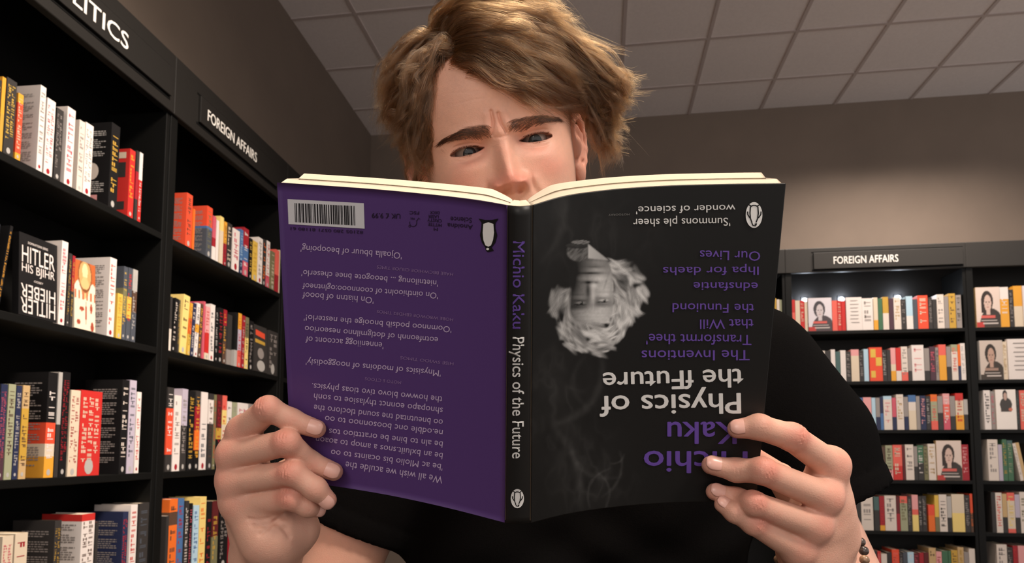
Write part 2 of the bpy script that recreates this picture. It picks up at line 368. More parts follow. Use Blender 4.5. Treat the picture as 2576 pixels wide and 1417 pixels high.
P1 = 'top shelf under POLITICS'
left_row('''
-14 7 189 charcoal gold
8 18 190 .5:gold/amber -
20 46 191 charcoal yellow
48 62 231 .1:amber/.86:vermilion/amber cream n=1
104 119 211 white grey cov=blurb n=1
121 143 243 white rose
145 163 268 charcoal grey
172 193 265 white rose cov=blurb n=1
202 217 299 ivory grey cov=blurb n=1
218 238 305 white grey
283 305 305 black gold cov=portrait lab=black_hardback_with_pale_portrait_on_its_side,_before_red_books,_top_shelf_under_POLITICS n=1
329 343 372 red amber n=1 cov=collage
346 353 377 .3:charcoal/.7:crimson/charcoal -
354 362 381 .6:red/white white n=1
''', Y0, LSH[0], P1, 'books on the top shelf under the POLITICS sign')
P2 = 'second shelf under POLITICS'
left_row('''
-8 2 560 slate -
4 12 556 black amber lean=7 n=1
158 174 604 white rose cov=blurb n=1
176 184 636 charcoal gold n=1
185 192 642 .5:charcoal/crimson gold n=1
279 296 646 white red cov=blurb n=1
298 311 737 yellow gold n=1
312 324 668 .35:slate/.7:olive/slate yellow n=1
325 336 672 .3:slate/.6:yellow/slate red n=1
337 349 676 .4:slate/.7:brown/silver silver n=1
''', Y0, LSH[1], P2, 'books on the second shelf under the POLITICS sign')
P3 = 'third shelf under POLITICS'
left_row('''
-8 4 966 black cream
5 22 966 .3:plum/navy rose
24 43 966 sage brown n=1
44 58 970 navy silver n=1
60 78 969 .2:tan/.75:gold/tan brown n=1
124 148 936 .2:amber/.32:cream/.52:vermilion/black white n=1 cov=blurb
150 160 936 .5:charcoal/silver - 
161 180 935 black crimson n=2
181 205 981 cream crimson n=2
206 260 981 red cream n=3
310 328 955 black ivory n=1 cov=blurb
329 346 956 lilac slate n=1
347 358 986 white red n=1
''', Y0, LSH[2], P3, 'books on the third shelf under the POLITICS sign')
P4 = 'lowest shelf under POLITICS'
left_row('''
8 36 1352 cream rose n=2
40 72 1345 cream crimson n=1 cov=blurb
140 157 1312 .2:black/.55:straw/charcoal gold n=2 cov=blurb
208 241 1296 .93:white/red brown n=2 cov=blurb
243 250 1316 .5:crimson/charcoal -
311 325 1290 navy red n=2 cov=blurb
331 348 1272 white red n=1 cov=blurb
352 400 1268 charcoal slate n=1
''', Y0, LSH[3], P4, 'books on the lowest visible shelf under the POLITICS sign')
F1 = 'top shelf, left FOREIGN AFFAIRS bay'
left_row('''
472 487 483 vermilion brown cov=blurb n=1
488 493 524 orange -
523 537 516 .55:slate/.6:blue/vermilion olive n=1 cov=blurb
538 546 541 .3:white/.5:crimson/rose -
547 553 552 white -
556 565 542 .7:cream/straw - cov=blurb
567 573 556 .5:crimson/amber charcoal n=1
574 586 558 charcoal cream n=1
588 605 572 white rose n=1
607 614 575 .3:navy/blue sky n=1
615 628 570 .3:rose/.6:blue/crimson white n=1
630 637 597 black yellow n=1
638 650 603 yellow gold n=1
652 663 595 white grey cov=blurb n=1
664 672 600 charcoal orange n=1
673 681 604 .25:rose/white red n=1
684 693 630 olive cream n=1
695 704 626 .4:crimson/coral -
705 714 628 cream -
715 722 640 charcoal -
''', Y1, LSH[0], F1, 'books on the top shelf of the left FOREIGN AFFAIRS bay')
F2 = 'second shelf, left FOREIGN AFFAIRS bay'
left_row('''
430 436 745 .4:ivory/charcoal -
437 446 747 black ivory lean=4 n=1
447 456 752 charcoal gold n=1
458 474 738 straw brown lean=4 n=1
477 483 760 .4:yellow/.7:orange/amber brown lean=3 n=1
484 492 760 navy ivory lean=3 n=1
494 502 760 .45:white/.6:amber/white charcoal lean=3 n=1
503 511 762 brown amber lean=2 n=1
513 519 757 rose -
520 530 770 .12:cream/.5:red/pink red n=1
532 543 764 white slate n=1
545 552 774 black silver n=1
553 564 773 black crimson n=1
565 573 778 .4:brown/.7:charcoal/crimson amber n=1
575 586 790 .3:grey/charcoal - 
594 601 785 .3:silver/black -
602 610 787 .3:coral/.7:lilac/amber red n=1
612 619 793 crimson silver n=1
620 628 797 .6:straw/olive charcoal n=1
630 640 806 black grey n=1
678 706 830 charcoal grey n=2
714 722 836 ivory amber n=1
''', Y1, LSH[1], F2, 'books on the second shelf of the left FOREIGN AFFAIRS bay')
F3 = 'third shelf, left FOREIGN AFFAIRS bay'
left_row('''
424 440 974 .2:charcoal/.75:vermilion/charcoal white n=1
441 459 994 white grey n=1
461 475 978 .55:charcoal/lilac grey n=1
478 493 983 black gold n=1
495 507 983 .25:black/.5:orange/.8:crimson/charcoal amber n=1
509 525 986 white slate n=1 zb=.6
528 540 990 .6:charcoal/.92:white/charcoal brown n=1
541 547 993 olive red n=1
549 561 993 .4:black/.55:gold/maroon crimson n=1
562 573 995 .6:cream/.8:straw/coral red n=1
574 585 1010 white charcoal n=1
587 598 1012 sage grey n=1
600 626 1013 .6:pink/.8:crimson/white rose n=2
627 640 1016 grey charcoal n=1
641 652 1018 crimson white n=1
''', Y1, LSH[2], F3, 'books on the third shelf of the left FOREIGN AFFAIRS bay')
F4 = 'lowest shelf, left FOREIGN AFFAIRS bay'
left_row('''
420 427 1300 .15:white/charcoal -
428 449 1258 .7:orange/.85:brown/orange brown n=1
450 465 1256 blue crimson n=1
468 478 1262 charcoal white n=1
479 487 1268 black rose n=1
489 503 1274 sky blue n=1
505 521 1252 straw orange n=1
523 535 1264 black crimson n=1
537 552 1262 .5:olive/maroon gold n=1
556 577 1262 black grey n=2
579 588 1282 crimson slate n=1
590 602 1308 coral cream n=1
604 616 1300 cream tan n=1
618 630 1296 charcoal silver n=1
''', Y1, LSH[3], F4, 'books on the lowest visible shelf of the left FOREIGN AFFAIRS bay')
# --- face-out covers on the left wall
def face_out(label, px, py_top, py_base_z, ybase, h, pxr, color, t=.022, set_back=.035):
    s0 = on_left(px, py_top)[0]; s1 = on_left(pxr, py_top)[0]
    (ox, oy), rz = lloc(ybase)[:2], LROT; ca, sa = math.cos(rz), math.sin(rz); x = (s0 - ybase); w = s1 - s0
    root = thing('book', label, 'book', (ox + x * ca - set_back * sa, oy + x * sa + set_back * ca, py_base_z + .0006 + t * .0525), rz)
    root.rotation_euler = (math.radians(-3), 0, rz)
    MB().box(0, w, 0, .0015, 0, h).box(0, w, t - .0015, t, 0, h).box(0, .0015, .0015, t - .0015, 0, h).build('cover', bm(color), root)
    MB().box(.0016, w - .003, .0016, t - .0016, .002, h - .003).build('page_block', M_page, root)
    return root, w, h
z = LSH[1]; hh = on_left(55, 580)[1] - z
root, w, h = face_out('black face-out book with tall white capitals, upright above and upside down below', 57, 660, z, Y0, hh, 154, 'black', set_back=.004)
def capt(body, x0, x1, z0, z1, flip=False, name='title_lettering'):
    def mp(a, b_):
        if flip: a, b_ = 1 - a, 1 - b_
        return (x0 + (x1 - x0) * a, -.0005, z0 + (z1 - z0) * b_)
    v, f = text_on(body, mp, 0); obj(name, v, f, bm('white'), root)
capt('HITLER', w * .07, w * .93, h * .65, h * .85); capt('HIS BJIHR', w * .07, w * .93, h * .50, h * .635)
capt('HIEBER', w * .05, w * .95, h * .225, h * .385, True); capt('HITLER', w * .05, w * .95, h * .035, h * .215, True)
capt('DOMINATIONS SERIES', w * .22, w * .74, h * .885, h * .915, name='small_lettering'); capt('OOSEY', w * .38, w * .62, h * .435, h * .46, name='small_lettering')
z = LSH[1]; hh = on_left(190, 648)[1] - z
root, w, h = face_out('small book showing an orange and cream painted figure, beside white spines under POLITICS', 193, 740, z, Y0, hh, 246, 'cream', set_back=.003)
n, m = 40, 56
u, w_ = np.meshgrid(np.arange(n + 1) / n, np.arange(m + 1) / m); C = np.zeros((m + 1, n + 1, 3)); C[:] = (226, 206, 184)
e = lambda cx, cz, rx, rz: ((u - cx) / rx) ** 2 + ((w_ - cz) / rz) ** 2 < 1
C[w_ > .62 + .08 * np.sin(u * 9)] = (176, 92, 48); C[e(.5, .8, .3, .22)] = (196, 150, 96); C[e(.5, .86, .13, .12)] = (226, 196, 150); C[e(.5, .62, .2, .16)] = (206, 170, 116)
C[abs(e(.5, .8, .33, .25).astype(int) - e(.5, .8, .29, .21).astype(int)) > 0] = (120, 70, 40)
C[(abs(w_ - .5) < .07) & (np.sin(u * 34) > .1)] = (176, 104, 70); C[e(.35, .3, .12, .035) | e(.55, .25, .03, .17) | e(.8, .33, .06, .07) | e(.85, .06, .08, .07) | e(.2, .1, .08, .04)] = (150, 66, 46)
v = np.stack([w * u, np.full_like(u, -.0005), h * w_], -1).reshape(-1, 3); i = np.arange((n + 1) * m).reshape(m, n + 1)[:, :n].ravel()
obj('cover_picture', v, np.stack([i, i + 1, i + n + 2, i + n + 1], 1), mat('printed_cover_picture', (255, 255, 255), .45, .4, attr='Col'), root, col=np.array([lin(c) for c in C.reshape(-1, 3)]))
z = LSH[1]; hh = on_left(642, 814)[1] - z
root, w, h = face_out('black book with red and yellow title and grey portrait, second shelf, left FOREIGN AFFAIRS bay', 643, 880, z, Y1, hh, 676, 'charcoal', set_back=.003)
q = MB().quad([(w * .15, -.0005, h * .78), (w * .85, -.0005, h * .74), (w * .85, -.0005, h * .86), (w * .15, -.0005, h * .9)]); q.build('title_block', bm('vermilion'), root)
MB().quad([(w * .1, -.0005, h * .62), (w * .85, -.0005, h * .6), (w * .85, -.0005, h * .67), (w * .1, -.0005, h * .7)]).build('title_block', bm('gold'), root)
q = MB(); q.quad([(w * (.5 + .24 * math.cos(k * math.pi / 8)), -.0005, h * (.4 + .12 * math.sin(k * math.pi / 8))) for k in range(16)]); q.build('portrait_face', bm('grey'), root)
q = MB(); q.quad([(w * (.5 + .3 * math.cos(k * math.pi / 8)), -.0006, h * (.13 + .12 * math.sin(k * math.pi / 8))) for k in range(16)]); q.build('portrait_shirt', bm('silver'), root)
# white printed blurb on the side of the black politics hardback: a pale face
# --- back wall rows: crop-measured pixel edges
def back_row(s, ox, oy, sc, zshelf, xbase, where, group, ym):
    ents = [k.split() for k in s.strip().split(';') if k.strip()]; prev = -9; prevln = 0; i = 0
    for e in ents:
        l, r_, ty = float(e[0]) / sc + ox, float(e[1]) / sc + ox, float(e[2]) / sc + oy
        bands = parse_bands(e[3]); op = dict(k.split('=') for k in e[4:])
        ymm = ym / sc + oy
        x0, x1 = on_back(l, ymm)[0], on_back(r_, ymm)[0]; h = max(.12, min(on_back(l, ty)[1] - zshelf, .31))
        x0 = max(x0, prev + .0008, xbase + .047); t = max(x1 - x0 - .001, .007); ln = math.radians(float(op.get('lean', 0)))
        if ln < 0: x0 = max(x0, prev + .001 + h * math.sin(-ln) * (i > 0 and not prevln)); t = max(.02, x1 - x0 - .001)
        prevln = ln; prev = x0 + t / math.cos(ln)
        if prev > xbase + 1.257 - .026: t -= prev - (xbase + 1.257 - .026)
        if t < .006: continue
        face = op.get('face'); d = .03 if face else .17
        nm = name_of(bands)
        if face: lab = {'woman': 'face-out book with a dark-haired woman on its cover, %s', 'man': 'face-out book with a short-haired man on its cover, %s', 'figure': 'face-out book with a small dark figure on its cover, %s', 'standing': 'face-out white book with a standing person on its cover, %s', 'plain': 'white face-out book with small print, %s', 'art': 'face-out book in red and yellow blocks, %s'}[face] % where
        else: lab = '%s book, %s from left, %s' % (nm, ORD[i], where)
        if lab in SEEN: lab = lab.replace('book', 'book of the pair', 1) + ', further right'
        SEEN[lab] = 1; i += 1
        fr = ((xbase, BY), 0)
        root = make_book('book', lab, 'book', group, fr, x0 - xbase, zshelf, t, h, d, bands, op.get('m'), None, float(op.get('lean', 0)), parts=bool(face), lines=1, set_back=.012 if not face else .006)
        if face in ('woman', 'man', 'figure', 'standing'): face_picture(.001, t - .001, .001, h - .001, -.0006, root, face)
        elif face == 'plain':
            q = MB(); 
            for k in range(7):
                zz = h * (.88 - .11 * k); q.quad([(t * (.2 + .2 * RB.random()), -.0006, zz), (t * (.6 + .25 * RB.random()), -.0006, zz), (t * .8, -.0006, zz + h * .025), (t * .25, -.0006, zz + h * .025)])
            q.build('cover_lettering', bm('grey'), root)
        elif face == 'art':
            q = MB(); 
            for a, b2, c2, d2 in ((.1, .5, .7, .95), (.5, .95, .45, .7), (.1, .45, .1, .3)): q.quad([(t * a, -.0006, h * c2), (t * b2, -.0006, h * c2), (t * b2, -.0006, h * d2), (t * a, -.0006, h * d2)])
            q.build('cover_blocks', bm('yellow'), root)
K = lambda n: '%s shelf, back-wall FOREIGN AFFAIRS case' % n
G = lambda n: 'books on the %s shelf of the back FOREIGN AFFAIRS case' % n
back_row('''205 250 705 .6:coral/red; 252 300 712 cream; 302 345 712 red m=cream; 347 378 720 cream; 380 622 690 .25:crimson/white face=figure; 628 680 712 coral; 682 722 712 red m=cream; 724 765 714 red; 768 930 682 white face=plain; 934 1045 690 white m=grey;
1050 1095 680 .3:amber/cream; 1097 1142 690 green; 1145 1205 675 .5:ivory/gold; 1207 1255 690 plum; 1258 1330 680 ivory m=tan; 1332 1382 700 charcoal m=grey; 1385 1452 668 .4:white/sky; 1455 1500 700 slate; 1503 1608 660 vermilion m=cream; 1612 1652 680 charcoal m=grey; 1655 1697 700 charcoal; 1700 1772 650 ivory m=grey; 1775 1820 670 grey; 1822 1890 640 gold m=brown; 1895 1950 655 grey m=charcoal''', 1940, 580, 4.05, BSH[0], X1, K('top'), G('top'), 830)
back_row('''-40 10 300 cream; 12 60 300 charcoal; 62 130 300 crimson; 132 180 300 ivory; 182 248 300 charcoal; 250 303 285 white; 306 362 310 teal; 365 430 295 white; 433 490 310 charcoal m=grey; 494 590 285 .8:cream/pink; 593 645 300 charcoal m=grey; 648 705 280 sky; 712 868 262 vermilion face=art; 872 925 290 charcoal m=silver; 928 972 290 charcoal;
975 1035 265 .3:amber/.5:cream/pink; 1038 1100 265 .3:ivory/red; 1103 1180 250 .25:coral/ivory m=grey; 1183 1228 270 .3:charcoal/grey; 1231 1378 232 white m=pink; 1382 1445 270 .3:charcoal/grey; 1450 1518 250 plum m=rose; 1520 1556 260 grey m=charcoal; 1560 1648 225 .7:amber/coral; 1652 1708 250 .4:charcoal/grey; 1712 1788 225 .8:ivory/sage m=coral; 1790 1822 225 .4:navy/orange; 1825 1890 210 white m=silver''', 2040, 820, 4.806, BSH[1], X1, K('second'), G('second'), 430)
back_row('''180 240 880 ivory; 242 300 880 navy; 302 370 880 tan; 372 428 870 charcoal; 430 478 880 grey; 481 530 860 brown m=red; 533 590 855 .3:ivory/sky; 592 640 870 blue; 643 742 865 .4:white/pink; 745 792 870 sky; 795 845 870 .4:navy/grey; 848 885 860 .5:blue/navy; 888 990 850 .9:ivory/sky m=pink; 993 1042 870 .4:navy/rose; 1046 1132 830 ivory m=tan;
1135 1188 860 .4:navy/grey; 1192 1282 838 .55:cream/.8:ivory/blue; 1285 1330 850 grey; 1333 1402 845 navy m=pink; 1405 1458 850 charcoal m=silver; 1462 1542 830 .25:coral/.8:sage/orange m=coral; 1545 1608 850 .5:charcoal/grey; 1612 1692 820 .3:rose/.7:coral/pink m=white; 1695 1758 850 .4:charcoal/grey; 1762 1858 815 .4:amber/.8:cream/red m=red; 1861 1918 890 .5:charcoal/silver''', 2040, 820, 4.806, BSH[2], X1, K('third'), G('third'), 1030)
back_row('''250 330 290 charcoal; 332 408 290 tan; 411 628 275 white m=silver; 632 702 350 brown; 705 800 330 .3:pink/sage m=brown; 804 930 325 .4:red/coral m=cream; 933 970 340 maroon; 975 1088 320 ivory m=grey; 1092 1140 345 .4:charcoal/grey; 1143 1222 330 .5:charcoal/green m=white; 1225 1282 345 olive m=charcoal; 1286 1388 310 ivory m=tan; 1392 1738 265 tan face=woman; 1742 1838 320 crimson m=pink''', 2100, 1060, 5.41, BSH[3], X1, K('fourth'), G('fourth'), 550)
back_row('''240 300 210 rose; 302 368 210 charcoal; 371 532 208 ivory m=grey; 546 618 220 .6:charcoal/teal; 622 690 212 .15:amber/crimson m=red; 693 848 205 ivory m=grey; 851 898 220 .5:crimson/maroon; 902 1002 212 .8:sage/coral m=olive; 1005 1062 220 charcoal m=grey; 1066 1150 195 .45:straw/.6:coral/pink; 1154 1200 215 charcoal m=silver; 1203 1262 210 charcoal m=grey; 1284 1372 330 .6:orange/vermilion; 1375 1432 200 .4:olive/yellow; 1436 1542 190 ivory m=black; 1545 1605 215 .4:charcoal/silver; 1610 1780 185 .5:straw/cream m=brown; 1784 1855 200 charcoal m=grey; 1860 1962 180 .5:brown/vermilion m=orange''', 2100, 1210, 5.41, BSH[4], X1, K('fifth'), G('fifth'), 430)
back_row('''420 480 960 cream; 482 545 960 black; 550 590 960 charcoal; 594 640 965 red m=pink; 643 722 1000 ivory; 725 788 980 charcoal; 792 890 940 vermilion m=coral; 894 940 985 charcoal m=grey; 943 1000 980 slate; 1004 1090 975 sky m=white; 1093 1160 990 maroon m=rose; 1163 1225 985 crimson; 1228 1292 980 maroon; 1296 1392 920 tan m=brown; 1395 1470 970 pink m=crimson; 1474 1556 960 .5:silver/green; 1560 1598 960 green; 1602 1688 950 gold m=brown; 1692 1772 910 tan m=gold; 1776 1840 975 grey; 1844 1926 930 ivory; 1930 2010 1010 white m=grey''', 2100, 1210, 5.41, BSH[5], X1, K('lowest'), G('lowest visible'), 1080)
K = lambda n: '%s shelf, case at right edge' % n
G = lambda n: 'books on the %s shelf of the right-edge case' % n
back_row('''2090 2338 580 tan face=woman; 2342 2432 575 .7:amber/white m=white; 2436 2480 600 charcoal m=grey; 2484 2570 562 .5:cream/amber; 2573 2790 562 ivory face=figure; 2795 2860 562 white''', 1940, 580, 4.05, BSH[0], X2, K('top'), G('top'), 750)
back_row('''2048 2328 178 silver face=man; 2332 2385 190 cream m=tan; 2390 2680 160 white face=plain; 2684 2750 170 charcoal; 2753 2830 170 cream''', 2040, 820, 4.806, BSH[1], X2, K('second'), G('second'), 370)
back_row('''2105 2186 780 white m=charcoal; 2190 2238 790 grey m=rose; 2242 2490 772 ivory face=standing; 2494 2536 780 charcoal m=teal; 2540 2620 780 coral m=cream; 2624 2700 770 charcoal; 2704 2790 770 ivory''', 2040, 820, 4.806, BSH[2], X2, K('third'), G('third'), 980)
back_row('''2098 2238 250 ivory m=grey; 2242 2296 320 lilac; 2300 2362 250 green m=gold; 2366 2440 262 .9:green/teal m=sage; 2480 2540 300 ivory lean=-9 m=grey; 2546 2620 290 tan lean=-9; 2640 2720 300 charcoal''', 2100, 1060, 5.41, BSH[3], X2, K('fourth'), G('fourth'), 490)
back_row('''2150 2205 160 charcoal; 2209 2296 165 ivory m=coral; 2300 2362 180 .4:charcoal/tan; 2366 2468 165 .1:coral/.8:cream/coral m=straw; 2471 2536 190 .4:charcoal/lilac; 2540 2640 155 ivory m=olive; 2643 2720 160 charcoal''', 2100, 1210, 5.41, BSH[4], X2, K('fifth'), G('fifth'), 400)
back_row('''2220 2360 870 ivory m=grey; 2364 2438 910 charcoal m=grey; 2442 2508 890 crimson m=red; 2512 2620 890 pink; 2624 2720 890 charcoal''', 2100, 1210, 5.41, BSH[5], X2, K('lowest'), G('lowest visible'), 1000)
back_row('''40 60 690 gold; 62 90 700 ivory; 92 118 705 sage''', 1940, 580, 4.05, BSH[0], X0, 'top shelf, case behind the reader', 'books on the top shelf behind the reader', 760)
# ------------------------------------------------------------------ the open book in his hands (person frame: right, away, up)
def interp(xs, ys, x): return np.interp(x, xs, ys)
def smooth_curve(xs, ys):
    xs, ys = np.array(xs, float), np.array(ys, float)
    def f(u):
        # cubic hermite with finite-difference tangents
        m = np.gradient(ys, xs); i = np.clip(np.searchsorted(xs, u, side='right') - 1, 0, len(xs) - 2)
        h = xs[i + 1] - xs[i]; t = np.clip((u - xs[i]) / h, -.05, 1.05)
        return (2 * t**3 - 3 * t**2 + 1) * ys[i] + (t**3 - 2 * t**2 + t) * h * m[i] + (-2 * t**3 + 3 * t**2) * ys[i + 1] + (t**3 - t**2) * h * m[i + 1]
    return f
SIDES = {
 'L': dict(xt=(1278, 697), xb=(1272.5, 735), yt=smooth_curve([0, .09, .46, 1], [517, 508, 483, 459.5]), yb=smooth_curve([0, .275, .56, .76, 1], [1316, 1278, 1245, 1227, 1209]),
           dt=(.4047, .4688), db=(.4788, .5432), g=smooth_curve([0, .09, .46, 1], [0, .13, .55, 1])),
 'R': dict(xt=(1338, 1977), xb=(1333, 1902), yt=smooth_curve([0, .12, .275, .49, .725, 1], [517, 495, 480, 469, 464, 461.5]), yb=smooth_curve([0, .13, .28, .45, .61, .82, 1], [1317, 1298, 1283, 1272, 1265.5, 1262.5, 1262]),
           dt=(.4047, .4439), db=(.4788, .5181), g=smooth_curve([0, .12, .275, .49, .725, 1], [0, .27, .5, .74, .9, 1])),
}
def cpv(px, py, d):
    px, py, d = np.broadcast_arrays(np.asarray(px, float), py, d)
    return np.stack([(px - 1288 - SX) / FPX * d, d, -(py - 708.5 - SY) / FPX * d], -1)
def cover_pt(side, u, v):
    u, v = np.asarray(u, float), np.asarray(v, float)
    if side == 'S':                            # spine: u 0..1 left to right, slightly rounded
        bul = .0035 * (1 - (2 * u - 1) ** 2)
        T = cpv(1278 + 60 * u, 517 + 2.5 * (1 - (2 * u - 1) ** 2), .4047 - bul); B = cpv(1272.5 + 60.5 * u, 1316.5 + 2 * (1 - (2 * u - 1) ** 2), .4788 - bul)
    else:
        s = SIDES[side]; g = .7 * s['g'](u) + .3 * u
        T = cpv(s['xt'][0] + (s['xt'][1] - s['xt'][0]) * u, s['yt'](u), s['dt'][0] + (s['dt'][1] - s['dt'][0]) * g)
        B = cpv(s['xb'][0] + (s['xb'][1] - s['xb'][0]) * u, s['yb'](u), s['db'][0] + (s['db'][1] - s['db'][0]) * g)
    return T + (B - T) * v[..., None]
def c_px(P): return np.stack([1288 + SX + FPX * P[..., 0] / P[..., 1], 708.5 + SY - FPX * P[..., 2] / P[..., 1]], -1)
def cover_uv(side, xy):
    """(u, v) on the cover of the points seen at xy"""
    xy = np.asarray(xy, float); n = len(xy); u = np.full(n, .5); v = np.full(n, .5)
    for _ in range(12):
        p = c_px(cover_pt(side, u, v)); e = 1e-4
        a = (c_px(cover_pt(side, u + e, v)) - p) / e; b = (c_px(cover_pt(side, u, v + e)) - p) / e; r = xy - p
        det = a[:, 0] * b[:, 1] - a[:, 1] * b[:, 0]
        u = np.clip(u + (r[:, 0] * b[:, 1] - r[:, 1] * b[:, 0]) / det, -.02, 1.02); v = np.clip(v + (a[:, 0] * r[:, 1] - a[:, 1] * r[:, 0]) / det, -.02, 1.02)
    return u, v
def cover_n(side, u, v):
    e = 1e-3; a = cover_pt(side, u + e, v) - cover_pt(side, u - e, v); b = cover_pt(side, u, v + e) - cover_pt(side, u, v - e)
    n = np.cross(a, b); n /= np.linalg.norm(n, axis=-1, keepdims=True); n *= -np.sign(n[..., 1:2]); return n        # towards the camera
def on_cover(side, xy, lift=.0003):
    u, v = cover_uv(side, xy); return cover_pt(side, u, v) + cover_n(side, u, v) * (np.asarray(lift)[..., None] if np.ndim(lift) else lift)
BOOK0 = c2w(cover_pt('S', np.array(.5), np.array(1.0)))
hb = thing('open_paperback_book', 'open paperback held upside down with purple back cover and black front cover', 'book', tuple(BOOK0))
def hobj(name, P, f, m, parent=None, **k): return obj(name, c2w(P) - (BOOK0), f, m, parent or hb, **k)
M_purple = mat('purple_cover', (82, 55, 112), .42, .35); M_blackc = mat('black_cover', (30, 29, 28), .42, .22)
M_in = mat('cover_inside', (220, 212, 200), .7, .2); M_pg = mat('cream_pages', (216, 201, 180), .85, .2)
def cover_mesh(name, side, nu, nv, m, colf=None, u0=0., u1=1.):
    u, v = np.meshgrid(np.linspace(u0, u1, nu + 1), np.linspace(0, 1, nv + 1)); P = cover_pt(side, u, v); N = cover_n(side, u, v)
    n = (nu + 1) * (nv + 1); V = np.concatenate([P.reshape(-1, 3), (P - N * .0006).reshape(-1, 3)])
    i = np.arange((nu + 1) * nv).reshape(nv, nu + 1)[:, :nu].ravel(); f = np.stack([i, i + 1, i + nu + 2, i + nu + 1], 1)
    if side in ('R', 'S'): f = f[:, ::-1]
    F = np.concatenate([f, f[:, ::-1] + n]); mi = [0] * len(f) + [1] * len(f)
    rim = []
    idx = np.arange(n).reshape(nv + 1, nu + 1)
    loop = np.concatenate([idx[0, :], idx[1:, -1], idx[-1, -2::-1], idx[-2:0:-1, 0]])
    q = np.roll(loop, -1); R = np.stack([loop, q, q + n, loop + n], 1)
    if side in ('R', 'S'): R = R[:, ::1]
    F = np.concatenate([F, R]); mi += [0] * len(R)
    col = None
    if colf is not None:
        c = colf(c_px(P.reshape(-1, 3))); col = np.concatenate([c, c])
    return hobj(name, V, F, [m, M_in], mi=mi, smooth=False, col=col)
def vnoise(x, y, seed=0):
    rs = np.random.RandomState(seed); G = rs.rand(64, 64); xi, yi = np.floor(x).astype(int), np.floor(y).astype(int); fx, fy = x - xi, y - yi
    fx, fy = fx * fx * (3 - 2 * fx), fy * fy * (3 - 2 * fy); g = lambda a, b: G[a % 64, b % 64]
    return (g(xi, yi) * (1 - fx) + g(xi + 1, yi) * fx) * (1 - fy) + (g(xi, yi + 1) * (1 - fx) + g(xi + 1, yi + 1) * fx) * fy
def fbm(x, y, seed=0, o=4): return sum(vnoise(x * 2**k, y * 2**k, seed + k) / 2**k for k in range(o)) / sum(1 / 2**k for k in range(o))
def front_print(xy):
    """printed picture of the front cover: smoke and a generic white-haired old man, upside down (greyscale ink values)"""
    x = (xy[:, 0] - 1270) * 2.624; y = (xy[:, 1] - 420) * 2.624
    S = lambda a: np.clip(a, 0, 1)
    B = lambda cx, cy, rx, ry, p=1.: np.exp(-(((x - cx) / rx) ** 2 + ((y - cy) / ry) ** 2) ** p)
    wx, wy = x + 90 * (fbm(x / 150, y / 150, 3) - .5), y + 90 * (fbm(x / 150, y / 150, 9) - .5)
    smoke = S(1 - np.abs(2 * fbm(wx / 120, wy / 230, 21, 3) - 1) * 2.4) ** 3
    env = B(430, 330, 280, 330) * .6 + B(330, 1500, 200, 330) * .7 + B(560, 2050, 230, 260) * .8 + B(800, 500, 220, 200) * .3
    I = .009 + .013 * smoke * S(env) + .012 * S(env) * fbm(x / 90, y / 150, 40)
    for x0, y0, x1, y1, bow, w, a in ((640, 1240, 330, 1700, -120, 26, .014), (520, 1260, 560, 1600, 90, 20, .008), (330, 1720, 500, 2250, -60, 22, .012), (430, 1800, 760, 2050, 110, 18, .012), (380, 180, 250, 620, -60, 24, .010), (640, 2180, 760, 1880, 60, 10, .016), (560, 2250, 700, 1990, -70, 8, .018), (660, 2260, 600, 2010, 60, 8, .016), (700, 1960, 790, 1900, 20, 7, .018)):
        t = S(((x - x0) * (x1 - x0) + (y - y0) * (y1 - y0)) / ((x1 - x0) ** 2 + (y1 - y0) ** 2)); L = math.hypot(x1 - x0, y1 - y0); nx, ny = -(y1 - y0) / L, (x1 - x0) / L
        d = np.hypot(x - x0 - t * (x1 - x0) - nx * bow * 4 * t * (1 - t), y - y0 - t * (y1 - y0) - ny * bow * 4 * t * (1 - t)) + 14 * (fbm(x / 26, y / 26, 91) - .5)
        I += a * np.exp(-(d / w) ** 2) * (.4 + fbm(x / 24, y / 60, 77)) * np.sin(math.pi * np.clip(t * .9 + .05, 0, 1)) ** .6
    # hair: tufts painted as short curved brush strokes
    hair = np.zeros_like(x); tone = np.zeros_like(x); rs = np.random.RandomState(8)
    C0 = np.array([600., 850.])
    def tuft(cx, cy, ang, ln, wd, v):
        c, s_ = math.cos(ang), math.sin(ang); u = (x - cx) * c + (y - cy) * s_; w = -(x - cx) * s_ + (y - cy) * c - .0022 * u * u * (1 if rs.rand() < .5 else -1)
        m = np.exp(-np.abs(u / ln) ** 3 - (w / wd) ** 2); st = .55 + .9 * fbm(w / 4.5 + 40, u / 60 + 20, int(rs.randint(50)), 2)
        return m, v * st
    PG = np.array([(309, 859), (318, 790), (371, 772), (430, 800), (440, 900), (440, 985), (560, 1020), (690, 985), (715, 860), (705, 720), (671, 622), (753, 612), (846, 660), (908, 715), (936, 797), (902, 911), (838, 1004), (786, 1107), (704, 1190), (630, 1243), (547, 1249), (444, 1212), (378, 1150), (345, 1066), (318, 960)])
    def inside(px, py):
        c = False
        for (x0, y0), (x1, y1) in zip(PG, np.roll(PG, 1, 0)):
            if (y0 > py) != (y1 > py) and px < (x1 - x0) * (py - y0) / (y1 - y0) + x0: c = not c
        return c
    blobs = []
    while len(blobs) < 230:
        px, py = rs.uniform(300, 940), rs.uniform(605, 1250)
        if not inside(px, py): continue
        a = math.atan2(py - 850, px - 590); tang = a + math.pi / 2 + rs.normal(0, .35) - (.5 if px > 700 else -.4)
        v = (.16 + .24 * S((px - 300) / 420) + .10 * S((py - 980) / 200)) * rs.choice((.35, .7, 1., 1.3, 1.5))
        blobs.append((px, py, tang, rs.uniform(24, 62), rs.uniform(7, 20), v))
